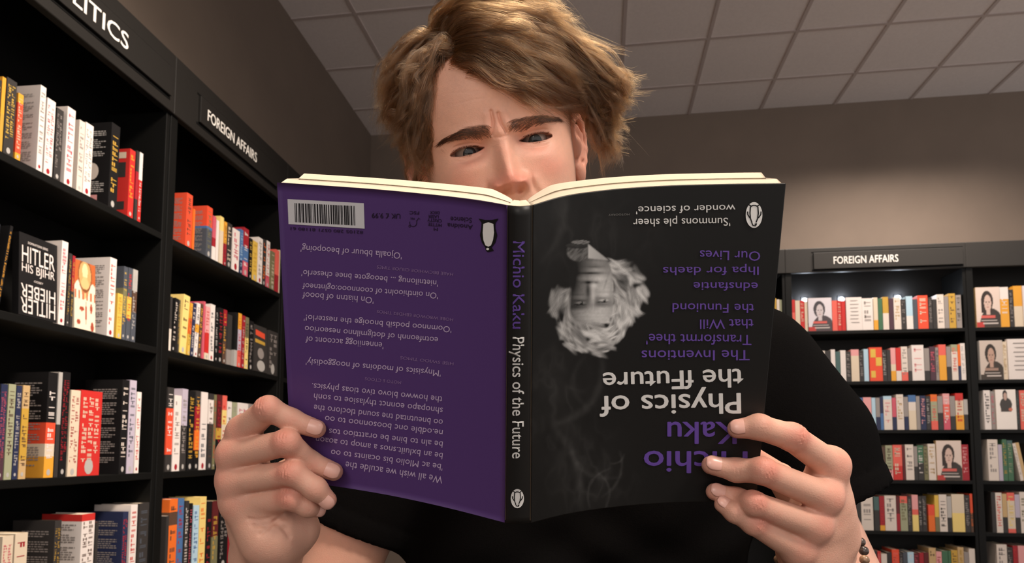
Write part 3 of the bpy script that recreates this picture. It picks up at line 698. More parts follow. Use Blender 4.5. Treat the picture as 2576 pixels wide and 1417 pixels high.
    for bq in blobs:
        m, v = tuft(*bq); hair = hair + (1 - hair) * m * .75; tone = tone * (1 - m * .75) + v * m * .75
    fray = .75 + .5 * fbm((x + y) / 9, (x - y) / 9, 12, 2); hm = S(hair * 1.7 * fray - .2)
    I = I * (1 - hm) + np.maximum(tone, .01) * hm
    # face
    cy = 800.; fx = (x - 572) / (150 + 12 * S((y - 800) / 200)); fy = (y - 815) / 250
    face = S((1.04 - (np.abs(fx) ** 2.2 + np.abs(fy) ** 2.6)) * 6)
    lt = S((x - 410) / 225)
    sh = .045 + .30 * lt * S((y - 600) / 190 + .15)
    sh += .13 * B(580, 985, 105, 70) + .09 * B(660, 830, 45, 60) - .11 * B(455, 740, 90, 140) - .05 * B(720, 900, 30, 120)
    for ex, ey, q in ((500, 897, .5), (652, 880, 1.)):
        sh -= q * (.20 * B(ex, ey + 30, 66, 20) + .13 * B(ex, ey - 2, 58, 24) + .10 * B(ex + (34 if ex < 560 else -40), ey + 6, 26, 40))
        sh += q * (.20 * B(ex, ey + 1, 30, 8, 2) + .08 * B(ex, ey - 36, 44, 12)); sh -= .36 * q * B(ex + 6, ey + 2, 11, 10, 2); sh += .34 * B(ex + 2, ey - 2, 3.6, 3.6)
        sh -= q * (.13 * B(ex, ey + 13, 40, 4, 2) + .09 * B(ex, ey - 15, 36, 4) + .05 * B(ex, ey - 52, 46, 6))
        sh += q * .09 * B(ex, ey + 54, 56, 9) * fbm(x / 6, y / 14, 66)
    sh += .17 * B(584, 850, 13, 64) + .20 * B(590, 784, 22, 18) - .16 * B(550, 820, 16, 66) - .17 * B(566, 762, 46, 9) - .13 * B(604, 764, 14, 8)
    sh += .17 * B(622, 735, 56, 17) * (.5 + fbm(x / 6, y / 20, 67)) + .06 * B(520, 735, 40, 16) - .17 * B(586, 702, 66, 7) + .11 * B(606, 680, 48, 11) - .06 * B(600, 660, 50, 6) + .07 * B(610, 628, 60, 18)
    for k in range(4): sh -= .035 * np.exp(-((y - 962 - 24 * k - .0009 * (x - 580) ** 2 - 5 * np.sin(x / 30 + k)) / 4.5) ** 2) * B(585, 1000, 120, 90)
    sh -= .05 * np.exp(-((x - 576) / 4) ** 2) * B(576, 925, 20, 26) + .05 * np.exp(-((x - 592) / 4) ** 2) * B(592, 930, 20, 22)
    sh -= .10 * np.exp(-((x - 668 + .30 * (y - 760)) / 7) ** 2) * B(660, 760, 50, 60) + .06 * np.exp(-((x - 700 + .1 * (y - 800)) / 9) ** 2) * B(700, 800, 40, 80)
    sh *= .88 + .26 * fbm(x / 14, y / 14, 50)
    I = I * (1 - face) + face * np.maximum(sh, .012)
    fr = S(hm * 1.2) * S((np.abs(fx) - .84) / .16) * (y > 640) + S((y - 1010) / 40) * hm; fr = S(fr); I = I * (1 - fr) + np.maximum(tone, .01) * fr
    # collar, scarf and coat
    col = S((x - 545) / 10) * S((y - 500 - .80 * (x - 545)) / 10) * S((610 - y + .1 * (x - 560)) / 10) * S((700 - x) / 10)
    coat = S((B(490, 560, 84, 66, 2) - .3) * 4) * (1 - col); I = I * (1 - coat) + coat * (.04 + .16 * S(fbm((x + y) / 14, (x - y) / 60, 60) - .2))
    bow = S((B(478, 520, 78, 20, 2) - .3) * 4) * (1 - col); I = I * (1 - bow) + bow * (.012 + .03 * fbm(x / 30, y / 10, 61))
    cap = S((B(500, 497, 62, 14, 2) - .3) * 4) * (1 - col); I = I * (1 - cap) + cap * (.05 + .16 * fbm(x / 20, y / 6, 63))
    I = I * (1 - col) + col * (.30 + .10 * S((640 - x) / 90))
    I = np.clip(I * 1.25, .006, .66)
    return np.stack([I * 1.02, I, I * .965], 1)
M_front = mat('printed_front_cover', (255, 255, 255), .42, .22, attr='Col')
fc = cover_mesh('front_cover', 'R', 300, 380, M_front, front_print, .006, 1.)
bc = cover_mesh('back_cover', 'L', 40, 40, M_purple, u0=.006)
spn = cover_mesh('spine', 'S', 10, 40, M_blackc)
for o, w in ((fc, 'black front cover with an upside-down portrait in smoke'), (bc, 'purple back cover with upside-down blurb'), (spn, 'black spine with lettering')): o['label'] = w
def cover_text(body, side, xr, xl, yr, yl, cap, m, name, parent, bold=.0, lift=.0003):
    """upside-down line: reading runs from (xr, yr) to (xl, yl), baseline uppermost in the picture"""
    v, f = glyphs(body, bold); lo, hi = v[:, 0].min(), v[:, 0].max()
    S = np.array([xr, yr], float); E = np.array([xl, yl], float); d = (E - S); up = np.array([d[1], -d[0]]) / np.linalg.norm(d)
    if up[1] < 0: up = -up
    xy = S + np.outer((v[:, 0] - lo) / (hi - lo), d) + np.outer(v[:, 1] / .73 * cap, up)
    return hobj(name, on_cover(side, xy, lift + v[:, 2] * .00003), f, m, parent)
M_ink = mat('purple_print', (98, 70, 152), .45, .35); M_tw = mat('white_print', (214, 212, 208), .45, .35); M_lil = mat('lilac_print', (190, 170, 200), .45, .35)
M_dark = mat('dark_print', (36, 22, 46), .45, .35); M_dim = mat('dim_lilac_print', (140, 112, 158), .45, .35); M_dimw = mat('dim_white_print', (110, 108, 105), .45, .35)
for a in (("'Summons ple sheer", 1836, 1592, 548, 551, 21, M_tw, 'quote_lettering', .002), ("wonder of science'", 1849, 1599, 515, 520, 19.5, M_tw, 'quote_lettering', .002), ('MOTOORAY', 1583, 1530, 537, 538.5, 5, M_dimw, 'credit_lettering', 0),
          ('Our Lives', 1912, 1760, 633, 630, 25, M_ink, 'subtitle_lettering', .006), ('lhpa for daehs', 1908, 1667, 671, 672, 22, M_ink, 'subtitle_lettering', .006), ('ednsfantie', 1906, 1744, 711, 710, 22, M_ink, 'subtitle_lettering', .006),
          ('the Funuiond', 1897, 1691, 765, 763, 24, M_ink, 'subtitle_lettering', .006), ('that Will', 1895, 1760, 803, 804, 25, M_ink, 'subtitle_lettering', .006), ("Transformt thee'", 1890, 1625, 843, 840, 27, M_ink, 'subtitle_lettering', .006), ('The Inventions', 1885, 1613, 881, 882, 27, M_ink, 'subtitle_lettering', .006),
          ('the fFuture', 1869, 1515, 928, 938, 49, M_tw, 'title_lettering', .014), ('Physics of', 1863, 1507, 989, 997, 54, M_tw, 'title_lettering', .014), ('Kaku', 1853, 1678, 1062, 1062, 58, M_ink, 'author_lettering', .014), ('Michio', 1880, 1619, 1136, 1135, 58, M_ink, 'author_lettering', .014)):
    cover_text(a[0], 'R', *a[1:6], a[6], a[7], fc, a[8], .00035)
for a in (("'Ojoalla bbuur of beoopoing'", 1012, 758, 636, 617, 17), ("'nietnilonug ... beoogote bnee cheserlo'", 1103, 760, 706, 679, 16), ("'On ointhioolnt of coonnooo:oglntneof", 1103, 762, 737, 712, 16), ("'On hiatnn of booof", 941, 762, 748, 735, 17),
          ("'Oomnnoo podsib bnooige the nesterlo!'", 1137, 766, 822, 791.5, 16), ('eotnfeonnh of dotlgmilnno neseorioo', 1103, 768, 849, 820, 16), ("'enneniiogg accoont of", 966, 770, 862, 846, 17), ("'Mnysisics of modoins of nooggodisly'", 1110, 771, 932, 902, 16.5),
          ('the howwo blovo tivo tioas physics.', 1114, 786, 998, 964, 17), ('shnopapo eonnct thylasioe to sonh', 1115, 791, 1026, 990, 17), ('oo bneutntad tne sound tlocloro the', 1115, 791, 1056, 1018, 17), ('ne.odble onc boosonnoo to oo', 1115, 819, 1082, 1046, 17), ('be aln to bine be oratttioo tos', 1115, 829, 1111, 1078, 17),
          ('be an bxluilt.snos a amop to aoaon', 1115, 796, 1140, 1098, 17), ("'be ac Mlolio bis ocaints to oo", 1115, 834, 1168, 1131, 17), ('We all wish we aculde the', 1115, 871, 1199, 1161, 19)):
    cover_text(a[0], 'L', *a[1:], M_lil, 'blurb_lettering', bc, .0, .00035)
for a in (('HAEE BBCWHIOE CIIUOE TIMES', 1141, 949, 687, 668, 8), ('HOBE WBOWOE EBHDE2 TIMOS', 1141, 949, 801, 780, 8), ('HISE SWIOO TIMOS', 1142, 1008, 912, 896, 8), ('MOTO E CTOOS', 1010, 919, 959, 949, 8)):
    cover_text(a[0], 'L', *a[1:], M_dim, 'credit_lettering', bc, 0, .00035)
for a in (('UK £ 9.99', 1008, 936, 538, 536, 13), ('Anoidna', 1190, 1126, 566, 561, 12), ('Science', 1188, 1134, 548, 545, 13), ('FSC', 1055, 1031, 532, 531, 8), ('MIX', 1044, 1033, 548, 547, 5), ('LASER', 1104, 1078, 542, 540, 8), ('CRISTY', 1112, 1076, 552, 549, 8), ('MITTEE', 1112, 1078, 563, 560, 8), ('DECK', 1106, 1082, 532, 531, 7), ('M', 1102, 1092, 573, 572, 8)):
    cover_text(a[0], 'L', *a[1:], M_dark, 'imprint_lettering', bc, .004, .00035)
def cover_poly(name, side, polys, m, parent, lift=.00035):
    V, f = [], []
    for p in polys:
        b = len(V); V += list(p); f.append(list(range(b, b + len(p))))
    return hobj(name, on_cover(side, np.array(V), lift), f, m, parent)
def ell(cx, cy, rx, ry, a0=0, a1=2 * math.pi, n=28, rot=0):
    t = [a0 + (a1 - a0) * k / n for k in range(n + (abs(a1 - a0) < 6.2))]; c, s = math.cos(rot), math.sin(rot)
    return [(cx + rx * math.cos(k) * c - ry * math.sin(k) * s, cy + rx * math.cos(k) * s + ry * math.sin(k) * c) for k in t]
def stroke(pts, w):
    p = np.array(pts, float); d = np.gradient(p, axis=0); n = np.stack([-d[:, 1], d[:, 0]], 1) / np.linalg.norm(d, axis=1, keepdims=True) * w / 2
    return [[tuple(p[i] + n[i]), tuple(p[i + 1] + n[i + 1]), tuple(p[i + 1] - n[i + 1]), tuple(p[i] - n[i])] for i in range(len(p) - 1)]
# barcode
bl = cover_poly('barcode_label', 'L', [[(724, 501), (788, 504.5), (852, 508), (916, 511.5), (918, 575.5), (854, 571.7), (790, 567.9), (726.5, 564)]], mat('white_label', (206, 204, 206), .5, .3), bc)
rb = random.Random(3); bars = []; x = 742.
while x < 896:
    w = rb.choice((1.3, 1.3, 2.4, 3.4)); k = lambda xx, q: 511 + (xx - 742) / 155 * 7.5 if q == 0 else 559 + (xx - 744) / 154 * 8.5
    bars.append([(x, k(x, 0)), (x + w, k(x + w, 0)), (x + w + 1.6, k(x + w, 1)), (x + 1.6, k(x, 1))]); x += w + rb.choice((1.2, 1.6, 2.4, 3.2))
cover_poly('barcode_bars', 'L', bars, mat('barcode_ink', (26, 24, 28), .5, .3), bl, .0006)
cover_text('82105 280 0571 81180 61', 'L', 914, 732, 581, 571, 8, M_dark, 'barcode_number', bl, 0, .0005)
# recycling-style mark
cover_poly('tree_mark', 'L', stroke(ell(1040, 560, 9, 10, -.6, 3.4, 14), 1.6) + stroke([(1049, 556), (1054, 548), (1057, 552)], 1.6) + stroke(ell(1031, 569, 2.4, 2.4, 0, 6.28, 10), 1.2), M_dark, bc)
def bird(side, cx, cy, s, parent, plate):
    """standing bird emblem, upside down; s = height in px"""
    m_w = mat('emblem_white', (226, 224, 220), .5, .3); m_k = mat('emblem_black', (16, 15, 17), .5, .3)
    q = lambda pts: [(cx + x * s, cy + y * s) for x, y in pts]
    if plate: e = cover_poly('emblem', side, [ell(cx, cy, plate[0], plate[1])], m_w, parent, .0005)
    else:
        e = cover_poly('emblem', side, [q([(-.02, .5), (.16, .46), (.09, .36), (.2, .22), (.26, 0), (.2, -.24), (.21, -.38), (.3, -.5), (.1, -.46), (-.1, -.46), (-.3, -.5), (-.21, -.38), (-.22, -.2), (-.26, 0), (-.2, .22), (-.1, .36), (-.08, .46)])], m_k, parent, .0005)
    body = [q([(-.09, .3), (-.15, .14), (-.17, -.08), (-.15, -.34), (0, -.39), (.15, -.34), (.17, -.08), (.14, .14), (.08, .3), (0, .34)])]
    if plate:
        k = .05 * s
        st = []
        for path in ([(-.09, .3), (-.15, .14), (-.17, -.08), (-.15, -.34)], [(.15, -.34), (.17, -.08), (.14, .14), (.08, .3)], [(-.15, -.34), (-.05, -.39), (.05, -.39), (.15, -.34)], [(-.1, .3), (-.05, .42), (.06, .44), (.1, .34)],
                     [(-.17, .12), (-.26, -.02), (-.27, -.14)], [(.17, .12), (.27, -.02), (.28, -.14)], [(-.22, -.42), (-.12, -.36)], [(.22, -.42), (.12, -.36)], [(.02, .38), (.08, .36)]): st += stroke(q(path), k)
        cover_poly('emblem_outline', side, st, m_k, e, .0007)
    else:
        cover_poly('emblem_belly', side, body, m_w, e, .0007); cover_poly('emblem_eye', side, [ell(cx - .02 * s, cy + .41 * s, .045 * s, .035 * s, n=12)], m_w, e, .0007)
bird('L', 1230, 592, 84, bc, None); bird('R', 1896, 541, 62, fc, (21, 32.5)); bird('S', 1301.5, 1254, 44, spn, (16, 24))
# spine lettering reads downwards
def spine_text(body, y0, y1, m, name):
    v, f = glyphs(body, .008); lo, hi = v[:, 0].min(), v[:, 0].max(); t = (v[:, 0] - lo) / (hi - lo)
    y = y0 + (y1 - y0) * t; xb = 1292 - 3.5 * (y - 600) / 700
    hobj(name, on_cover('S', np.stack([xb + v[:, 1] / .73 * 29, y], 1), .00045 + v[:, 2] * .00003), f, m, spn)
spine_text('Michio Kaku', 607, 827, M_ink, 'author_lettering'); spine_text('Physics of the Future', 848, 1153, M_tw, 'title_lettering')
# pages: a stepped block on each side, joined along the gutter
def pages(side):
    nu = 60; us = np.linspace(.0, .985, nu + 1); sg = -1 if side == 'L' else 1
    T = .0135
    prof = []                                # (u on cover, thickness) outline inner side
    th = lambda u: T * (.30 + .70 * np.clip(u / .16, 0, 1) ** .7)
    rows = []
    for va, vb, vb2, vc in ((-.001, -.013, -.016, -.031), (.992, .985, .983, .976)):
        k = np.clip(us / .12, 0, 1); kk = .45 + .55 * k
        sec = lambda uu, v, th_: (cover_pt(side, uu, v), cover_n(side, uu, v), th_)
        step = .5; us2 = us * (.948 if side == 'L' else .955); g_ = lambda q: np.full_like(us, q) * (kk if va < 0 else 1)
        pa = cover_pt(side, us, g_(va)); a = pa - cover_n(side, us, g_(va)) * .0009
        b1 = cover_pt(side, us, g_(vb)) - cover_n(side, us, g_(vb)) * (.0009 + th(us)[:, None] * step)
        b2 = cover_pt(side, us2, g_(vb2)) - cover_n(side, us2, g_(vb2)) * (.0009 + th(us)[:, None] * step * 1.002)
        c = cover_pt(side, us2, g_(vc)) - cover_n(side, us2, g_(vc)) * (.0009 + th(us)[:, None])
        rows.append((a, b1, b2, c))
    V = np.concatenate([np.concatenate(r) for r in rows]); n = nu + 1; F = []; m4 = 4 * n
    k = np.arange(nu)
    for r0, r1 in ((0, 1), (2, 3)):
        F.append(np.stack([r0 * n + k, r0 * n + k + 1, r1 * n + k + 1, r1 * n + k], 1)); F.append(np.stack([r0 * n + k, r0 * n + k + 1, r1 * n + k + 1, r1 * n + k], 1) + m4)
    for r in range(4): F.append(np.stack([r * n + k, r * n + k + 1, m4 + r * n + k + 1, m4 + r * n + k], 1))
    for r0, r1 in ((0, 1), (1, 2), (2, 3)): F.append(np.array([[r0 * n + nu, r1 * n + nu, m4 + r1 * n + nu, m4 + r0 * n + nu]]))
    F.append(np.array([[0, 3 * n, m4 + 3 * n, m4]]))
    o = hobj('page_block', V, np.concatenate(F), M_pg); o['label'] = 'cream page edges of the %s half' % ('left' if side == 'L' else 'right')
pages('L'); pages('R')

us = np.linspace(0, 1, 13); rows = []
for v, v2 in ((-.001, -.014), (.99, .98)):
    q = np.full_like(us, v); lo = cover_pt('S', us, q); N_ = cover_n('S', us, q); lo2 = cover_pt('S', us, np.full_like(us, v2)); tk = .0135 * (.10 + .20 * np.abs(2 * us - 1)); rows += [lo - N_ * .0009, lo2 - N_ * (.0009 + tk[:, None] + .0035 * (1 - (2 * us - 1) ** 2)[:, None])]
k = np.arange(12); V = np.concatenate(rows); q = lambda a, b: np.stack([a * 13 + k, a * 13 + k + 1, b * 13 + k + 1, b * 13 + k], 1)
o = hobj('page_block', V, np.concatenate([q(0, 1), q(2, 3), q(0, 2), q(1, 3)]), M_pg); o['label'] = 'cream page edges glued at the spine'
# ------------------------------------------------------------------ the reader: implicit surfaces polygonised with surface nets
class Field:
    def __init__(s, lo, hi, h):
        s.lo = np.array(lo, float); s.h = h; s.n = np.ceil((np.array(hi, float) - s.lo) / h).astype(int) + 1
        s.F = np.full(s.n, 1., np.float32)
    def window(s, lo, hi):
        a = np.maximum(np.floor((np.array(lo) - s.lo) / s.h).astype(int), 0); b = np.minimum(np.ceil((np.array(hi) - s.lo) / s.h).astype(int) + 1, s.n)
        if (b <= a).any(): return None
        sl = tuple(slice(i, j) for i, j in zip(a, b))
        g = np.meshgrid(*[(s.lo[k] + np.arange(a[k], b[k]) * s.h).astype(np.float32) for k in range(3)], indexing='ij', sparse=True)
        return sl, g
    def cone(s, a, b, ra, rb, k=.004, sub=False):
        a, b = np.array(a, np.float32), np.array(b, np.float32); m = max(ra, rb) + k * 1.5 + .008
        w = s.window(np.minimum(a, b) - m, np.maximum(a, b) + m)
        if w is None: return
        sl, (X, Y, Z) = w; d = b - a; L = float(d @ d) + 1e-12
        t = np.clip(((X - a[0]) * d[0] + (Y - a[1]) * d[1] + (Z - a[2]) * d[2]) / L, 0, 1)
        f = np.sqrt((X - a[0] - t * d[0]) ** 2 + (Y - a[1] - t * d[1]) ** 2 + (Z - a[2] - t * d[2]) ** 2) - (ra + (rb - ra) * t)
        s.blend(sl, f, k, sub)
    def ell(s, c, r, k=.004, R=None, sub=False):
        c, r = np.array(c, np.float32), np.array(r, np.float32); m = r.max() + k * 1.5 + .008
        w = s.window(c - m, c + m)
        if w is None: return
        sl, (X, Y, Z) = w; X, Y, Z = X - c[0], Y - c[1], Z - c[2]
        if R is not None: X, Y, Z = R[0][0] * X + R[0][1] * Y + R[0][2] * Z, R[1][0] * X + R[1][1] * Y + R[1][2] * Z, R[2][0] * X + R[2][1] * Y + R[2][2] * Z
        q = np.sqrt((X / r[0]) ** 2 + (Y / r[1]) ** 2 + (Z / r[2]) ** 2); q2 = np.sqrt((X / r[0] ** 2) ** 2 + (Y / r[1] ** 2) ** 2 + (Z / r[2] ** 2) ** 2) + 1e-9
        s.blend(sl, q * (q - 1) / q2, k, sub)
    def blend(s, sl, f, k, sub):
        A = s.F[sl]
        if sub:
            h = np.maximum(k - np.abs(A + f), 0) / k if k else 0; s.F[sl] = np.maximum(A, -f) + (h * h * k * .25 if k else 0)
        else:
            h = np.maximum(k - np.abs(A - f), 0) / k if k else 0; s.F[sl] = np.minimum(A, f) - (h * h * k * .25 if k else 0)
    def merge(s, o, k):
        h = np.maximum(k - np.abs(s.F - o.F), 0) / k; s.F = np.minimum(s.F, o.F) - h * h * k * .25
    def like(s):
        o = Field.__new__(Field); o.lo, o.h, o.n = s.lo, s.h, s.n; o.F = np.full(s.n, 1., np.float32); return o
    def mesh(s):
        F = s.F; I = F < 0
        c = [I[i:I.shape[0] - 1 + i, j:I.shape[1] - 1 + j, k:I.shape[2] - 1 + k] for i in (0, 1) for j in (0, 1) for k in (0, 1)]
        tot = sum(x.astype(np.int8) for x in c); act = (tot > 0) & (tot < 8); ix = np.argwhere(act); idm = np.full(act.shape, -1, np.int32); idm[act] = np.arange(len(ix))
        acc = np.zeros((len(ix), 3)); cnt = np.zeros(len(ix)); off = [(i, j, k) for i in (0, 1) for j in (0, 1) for k in (0, 1)]
        val = np.stack([F[ix[:, 0] + o[0], ix[:, 1] + o[1], ix[:, 2] + o[2]] for o in off], 1).astype(float)
        for a in range(8):
            for b in range(a + 1, 8):
                d = [off[b][q] - off[a][q] for q in range(3)]
                if sum(abs(q) for q in d) != 1: continue
                m = (val[:, a] < 0) != (val[:, b] < 0); t = val[m, a] / (val[m, a] - val[m, b])
                acc[m] += np.array(off[a]) + t[:, None] * np.array(d); cnt[m] += 1
        V = s.lo + (ix + acc / cnt[:, None]) * s.h
        Q = []
        for ax in range(3):
            sl0 = [slice(1, -1)] * 3; sl1 = [slice(1, -1)] * 3; sl0[ax] = slice(0, -1); sl1[ax] = slice(1, None)
            a, b = I[tuple(sl0)], I[tuple(sl1)]; e = np.argwhere(a != b); sgn = a[tuple(e.T)]
            o = np.ones(3, int); o[ax] = 0; e = e + o; u, v = (ax + 1) % 3, (ax + 2) % 3
            def cell(du, dv):
                q = e.copy(); q[:, u] -= du; q[:, v] -= dv; return idm[q[:, 0], q[:, 1], q[:, 2]]
            f = np.stack([cell(1, 1), cell(0, 1), cell(0, 0), cell(1, 0)], 1); f[~sgn] = f[~sgn][:, ::-1]; Q.append(f)
        Q = np.concatenate(Q); return V, Q[(Q >= 0).all(1)]
def dep(side, px, py): return float(cover_pt(side, *[np.array(q[0]) for q in cover_uv(side, [(px, py)])])[1])
NAILS = []
SPOTS = []                                    # reddened skin: centre, radius, amount
def hand(side, fingers, palm, thumb, lo, hi, h=.00115, up=(0, -.9, .45)):
    A = Field(lo, hi, h); up = np.array(up) / np.linalg.norm(up)
    for p in palm: A.cone(p[0], p[1], p[2], p[3], .014)
    B = A.like()
    for nm, js, rs in fingers + [thumb]:
        C = A.like()
        for i in range(3): C.cone(js[i], js[i + 1], rs[i], rs[i + 1], .003)
        for i in (1, 2):                      # knuckles: a little wider, with creases across the back
            ax = js[i + 1] - js[i - 1]; ax /= np.linalg.norm(ax); n = up - ax * (up @ ax); n /= np.linalg.norm(n)
            if nm != 'thumb':
                C.ell(js[i] + n * rs[i] * .24, (rs[i] * .76,) * 3, .006)
                SPOTS.append((js[i] + n * rs[i], rs[i] * (1.25 if i == 1 else .8), .8 if i == 1 else .35))
                w = C.window(js[i] - .012, js[i] + .012)
                if w:
                    sl, (X, Y, Z) = w; dx, dy, dz = X - js[i][0], Y - js[i][1], Z - js[i][2]
                    t = dx * ax[0] + dy * ax[1] + dz * ax[2]; q = (dx * n[0] + dy * n[1] + dz * n[2]) / rs[i]
                    amp = (.0006 if i == 1 else .0003) * np.clip(q - .25, 0, .6) / .6
                    C.F[sl] += (amp * np.exp(-(t / .0042) ** 2) * (1 + np.cos(t * 2 * math.pi / .0023))).astype(np.float32)
        h2 = np.maximum(.0016 - np.abs(B.F - C.F), 0) / .0016; B.F = np.minimum(B.F, C.F) - h2 * h2 * .0016 * .25
        ax = js[3] - js[2]; ax /= np.linalg.norm(ax); n = (up if nm != 'thumb' else -up * np.array([1, -1, 1]) * 0 + np.array([0, 1., 0])) ; n = n - ax * (n @ ax); n /= np.linalg.norm(n)
        NAILS.append((js[3], ax, n, rs[3], side)); SPOTS.append((js[3], rs[3] * 1.5, .45))
        SPOTS.append((js[0] + up * rs[0] * .6, .013, .55))
    A.merge(B, .0085)
    return A
J = lambda *a: np.array(cp(*a))
def on(side, px, py, r, gap=.0011):
    u, v = [np.array(q[0]) for q in cover_uv(side, [(px, py)])]; return cover_pt(side, u, v) + cover_n(side, u, v) * (r + gap)
fL = [('index', [J(612, 1086, .524), J(676, 1029, .503), on('L', 757, 1046, .0115), on('L', 811, 1071, .0069)], [.0116, .0096, .0089, .0072]),
      ('middle', [J(585, 1146, .522), J(722, 1114, .500), on('L', 800, 1149, .0112), on('L', 853, 1177, .0070)], [.0118, .0100, .0090, .0073]),
      ('ring', [J(586, 1212, .524), J(736, 1191, .501), J(794, 1230, .504), J(824, 1258, .508)], [.0116, .0096, .0086, .0070]),
      ('little', [J(606, 1268, .530), J(733, 1255, .508), J(774, 1276, .512), J(797, 1283, .518)], [.0124, .0092, .0074, .0062])]
wL = J(672, 1402, .578)
palmL = [(fL[0][1][0] + [0, .004, 0], wL, .0125, .021), (fL[1][1][0] + [0, .005, 0], wL, .0125, .022), (fL[2][1][0] + [0, .005, 0], wL, .0125, .022), (fL[3][1][0], J(680, 1345, .534), .0135, .0215),
         (J(680, 1345, .534), J(692, 1362, .540), .0215, .0205), (J(692, 1362, .540), wL, .0200, .022), (J(706, 1330, .538), J(752, 1330, .548), .019, .0135), (J(752, 1330, .548), J(700, 1380, .565), .0135, .018),
         (wL, J(678, 1600, .650), .0235, .030), (J(655, 1405, .580), J(660, 1600, .655), .021, .028)]
thL = ('thumb', [J(700, 1372, .580), J(672, 1275, .585), J(722, 1190, .573), J(788, 1148, dep('L', 788, 1148) + .0285)], [.0155, .0125, .0112, .0092])
fR = [('index', [J(2092, 1172, .510), J(1991, 1100, .489), J(1908, 1075, .485), on('R', 1843, 1070, .0068)], [.0116, .0102, .0092, .0072]),
      ('middle', [J(2078, 1252, .503), J(1917, 1185, .482), on('R', 1836, 1168, .0108), on('R', 1778, 1160, .0068)], [.0118, .0097, .0086, .0071]),
      ('ring', [J(2050, 1324, .505), J(1894, 1267, .486), on('R', 1837, 1239, .0100), on('R', 1788, 1227, .0064)], [.0114, .0090, .0079, .0067]),
      ('little', [J(2008, 1384, .511), J(1894, 1318, .494), J(1847, 1290, .492), J(1817, 1270, .496)], [.0110, .0080, .0070, .0060])]
wR = J(2032, 1386, .592)
palmR = [(fR[0][1][0] + [0, .004, 0], J(2094, 1390, .565), .0122, .019), (fR[1][1][0] + [0, .004, 0], wR, .0128, .022), (fR[2][1][0] + [0, .004, 0], wR, .0126, .022), (fR[3][1][0] + [0, .003, 0], J(2030, 1430, .560), .0128, .019),
         (fR[0][1][0] + [0, .006, 0], J(2010, 1330, .545), .0115, .015), (J(2060, 1330, .530), J(2062, 1420, .548), .018, .021), (J(2094, 1270, .525), J(2104, 1350, .545), .0125, .0165), (J(2030, 1400, .533), J(2036, 1450, .548), .017, .018), (wR, J(2120, 1600, .680), .0225, .028)]
thR = ('thumb', [J(2045, 1385, .575), J(2010, 1280, .572), J(1962, 1200, .556), J(1892, 1152, dep('R', 1892, 1152) + .0262)], [.0155, .0125, .0112, .0092])
HL = hand('L', fL, palmL, thL, J(540, 960, .52) * [1.04, 0, 1] + [0, .470, -.01], [-.140, .672, -.155 + .0] , up=(-.25, -.9, .35)) if False else None
def bounds(fs, extra, pad=.02):
    P = np.concatenate([np.array(f[1]) for f in fs] + [np.array(extra)]); return P.min(0) - pad, P.max(0) + pad
loL, hiL = bounds(fL + [thL], [wL, J(690, 1530, .62), J(590, 1400, .58)]); loR, hiR = bounds(fR + [thR], [wR, J(2090, 1540, .62), J(2140, 1400, .57)])
HL = hand('L', fL, palmL, thL, loL - [.008, .004, .004], hiL + [.004, .008, 0], up=(-.35, -.9, .35)); HR = hand('R', fR, palmR, thR, loR - [.004, .004, .004], hiR + [.01, .008, 0], up=(.35, -.9, .35))

def surf(A, px, py, d0=.45, d1=.62):
    """first point of the field seen at (px, py)"""
    for d in np.arange(d0, d1, .0008):
        p = cp(px, py, d); i = np.round((p - A.lo) / A.h).astype(int)
        if (i >= 0).all() and (i < A.n).all() and A.F[tuple(i)] < 0: return p
    return None
def carve(A, pts, r, k=.003):
    P = [surf(A, *q) for q in pts]; P = [p for p in P if p is not None]
    for p, q in zip(P[:-1], P[1:]): A.cone(p - [0, .0003, 0], q - [0, .0003, 0], r, r, k, sub=True)
carve(HL, [(636, 1322), (662, 1322), (690, 1314), (712, 1300), (724, 1288)], .0007); carve(HL, [(655, 1345), (674, 1328), (692, 1312)], .0006); carve(HL, [(628, 1306), (650, 1310), (676, 1306)], .0005)
carve(HL, [(700, 1318), (716, 1330), (728, 1350)], .0005, .004)
# ------------------------------------------------------------------ head (head frame in mm: x to the picture's right, y up, z out of the face)
HR_ROLL, HR_PITCH, HR_YAW = math.radians(11.2), math.radians(12.5), math.radians(1.0)
EYE0 = cp(1262, 361, .612)
def _head_axes():
    hx = np.array([1., 0, 0]); hy = np.array([0, -math.sin(HR_PITCH), math.cos(HR_PITCH)]); hz = np.array([0, -math.cos(HR_PITCH), -math.sin(HR_PITCH)])
    c, s = math.cos(HR_YAW), math.sin(HR_YAW); hx, hz = hx * c - hz * s, hz * c + hx * s
    c, s = math.cos(HR_ROLL), math.sin(HR_ROLL)
    R = np.array([[c, 0, -s], [0, 1, 0], [s, 0, c]])          # right side up, top towards the left
    return R @ hx, R @ hy, R @ hz
HX, HY, HZ = _head_axes(); MH = np.stack([HX, HY, HZ], 1); ZE = 78.
def h2c(p): p = np.asarray(p, float); return EYE0 + ((p - [0, 0, ZE]) @ MH.T) * .001
def c2h(p): return (np.asarray(p, float) - EYE0) @ MH * 1000 + [0, 0, ZE]
def sm(x): x = np.clip(x, 0, 1); return x * x * (3 - 2 * x)
_y = [-142, -130, -118, -105, -85, -60, -30, 0, 20, 40, 60, 78, 92, 103, 110, 113]
A_W = smooth_curve(_y, [31, 38, 44, 53, 63, 71, 76, 77.5, 78, 77.5, 74.5, 67.5, 56.5, 41, 22, 4])
A_F = smooth_curve(_y, [45, 62, 79, 86, 86, 87, 87.5, 88, 91, 91.5, 87, 77, 62, 43, 24, 4])
A_B = smooth_curve(_y, [40, 46, 52, 60, 70, 80, 92, 99, 102, 103, 100, 91, 76, 54, 29, 5])
EX, EY_, EZ, ER = 32.4, -.6, 62.6, 12.3
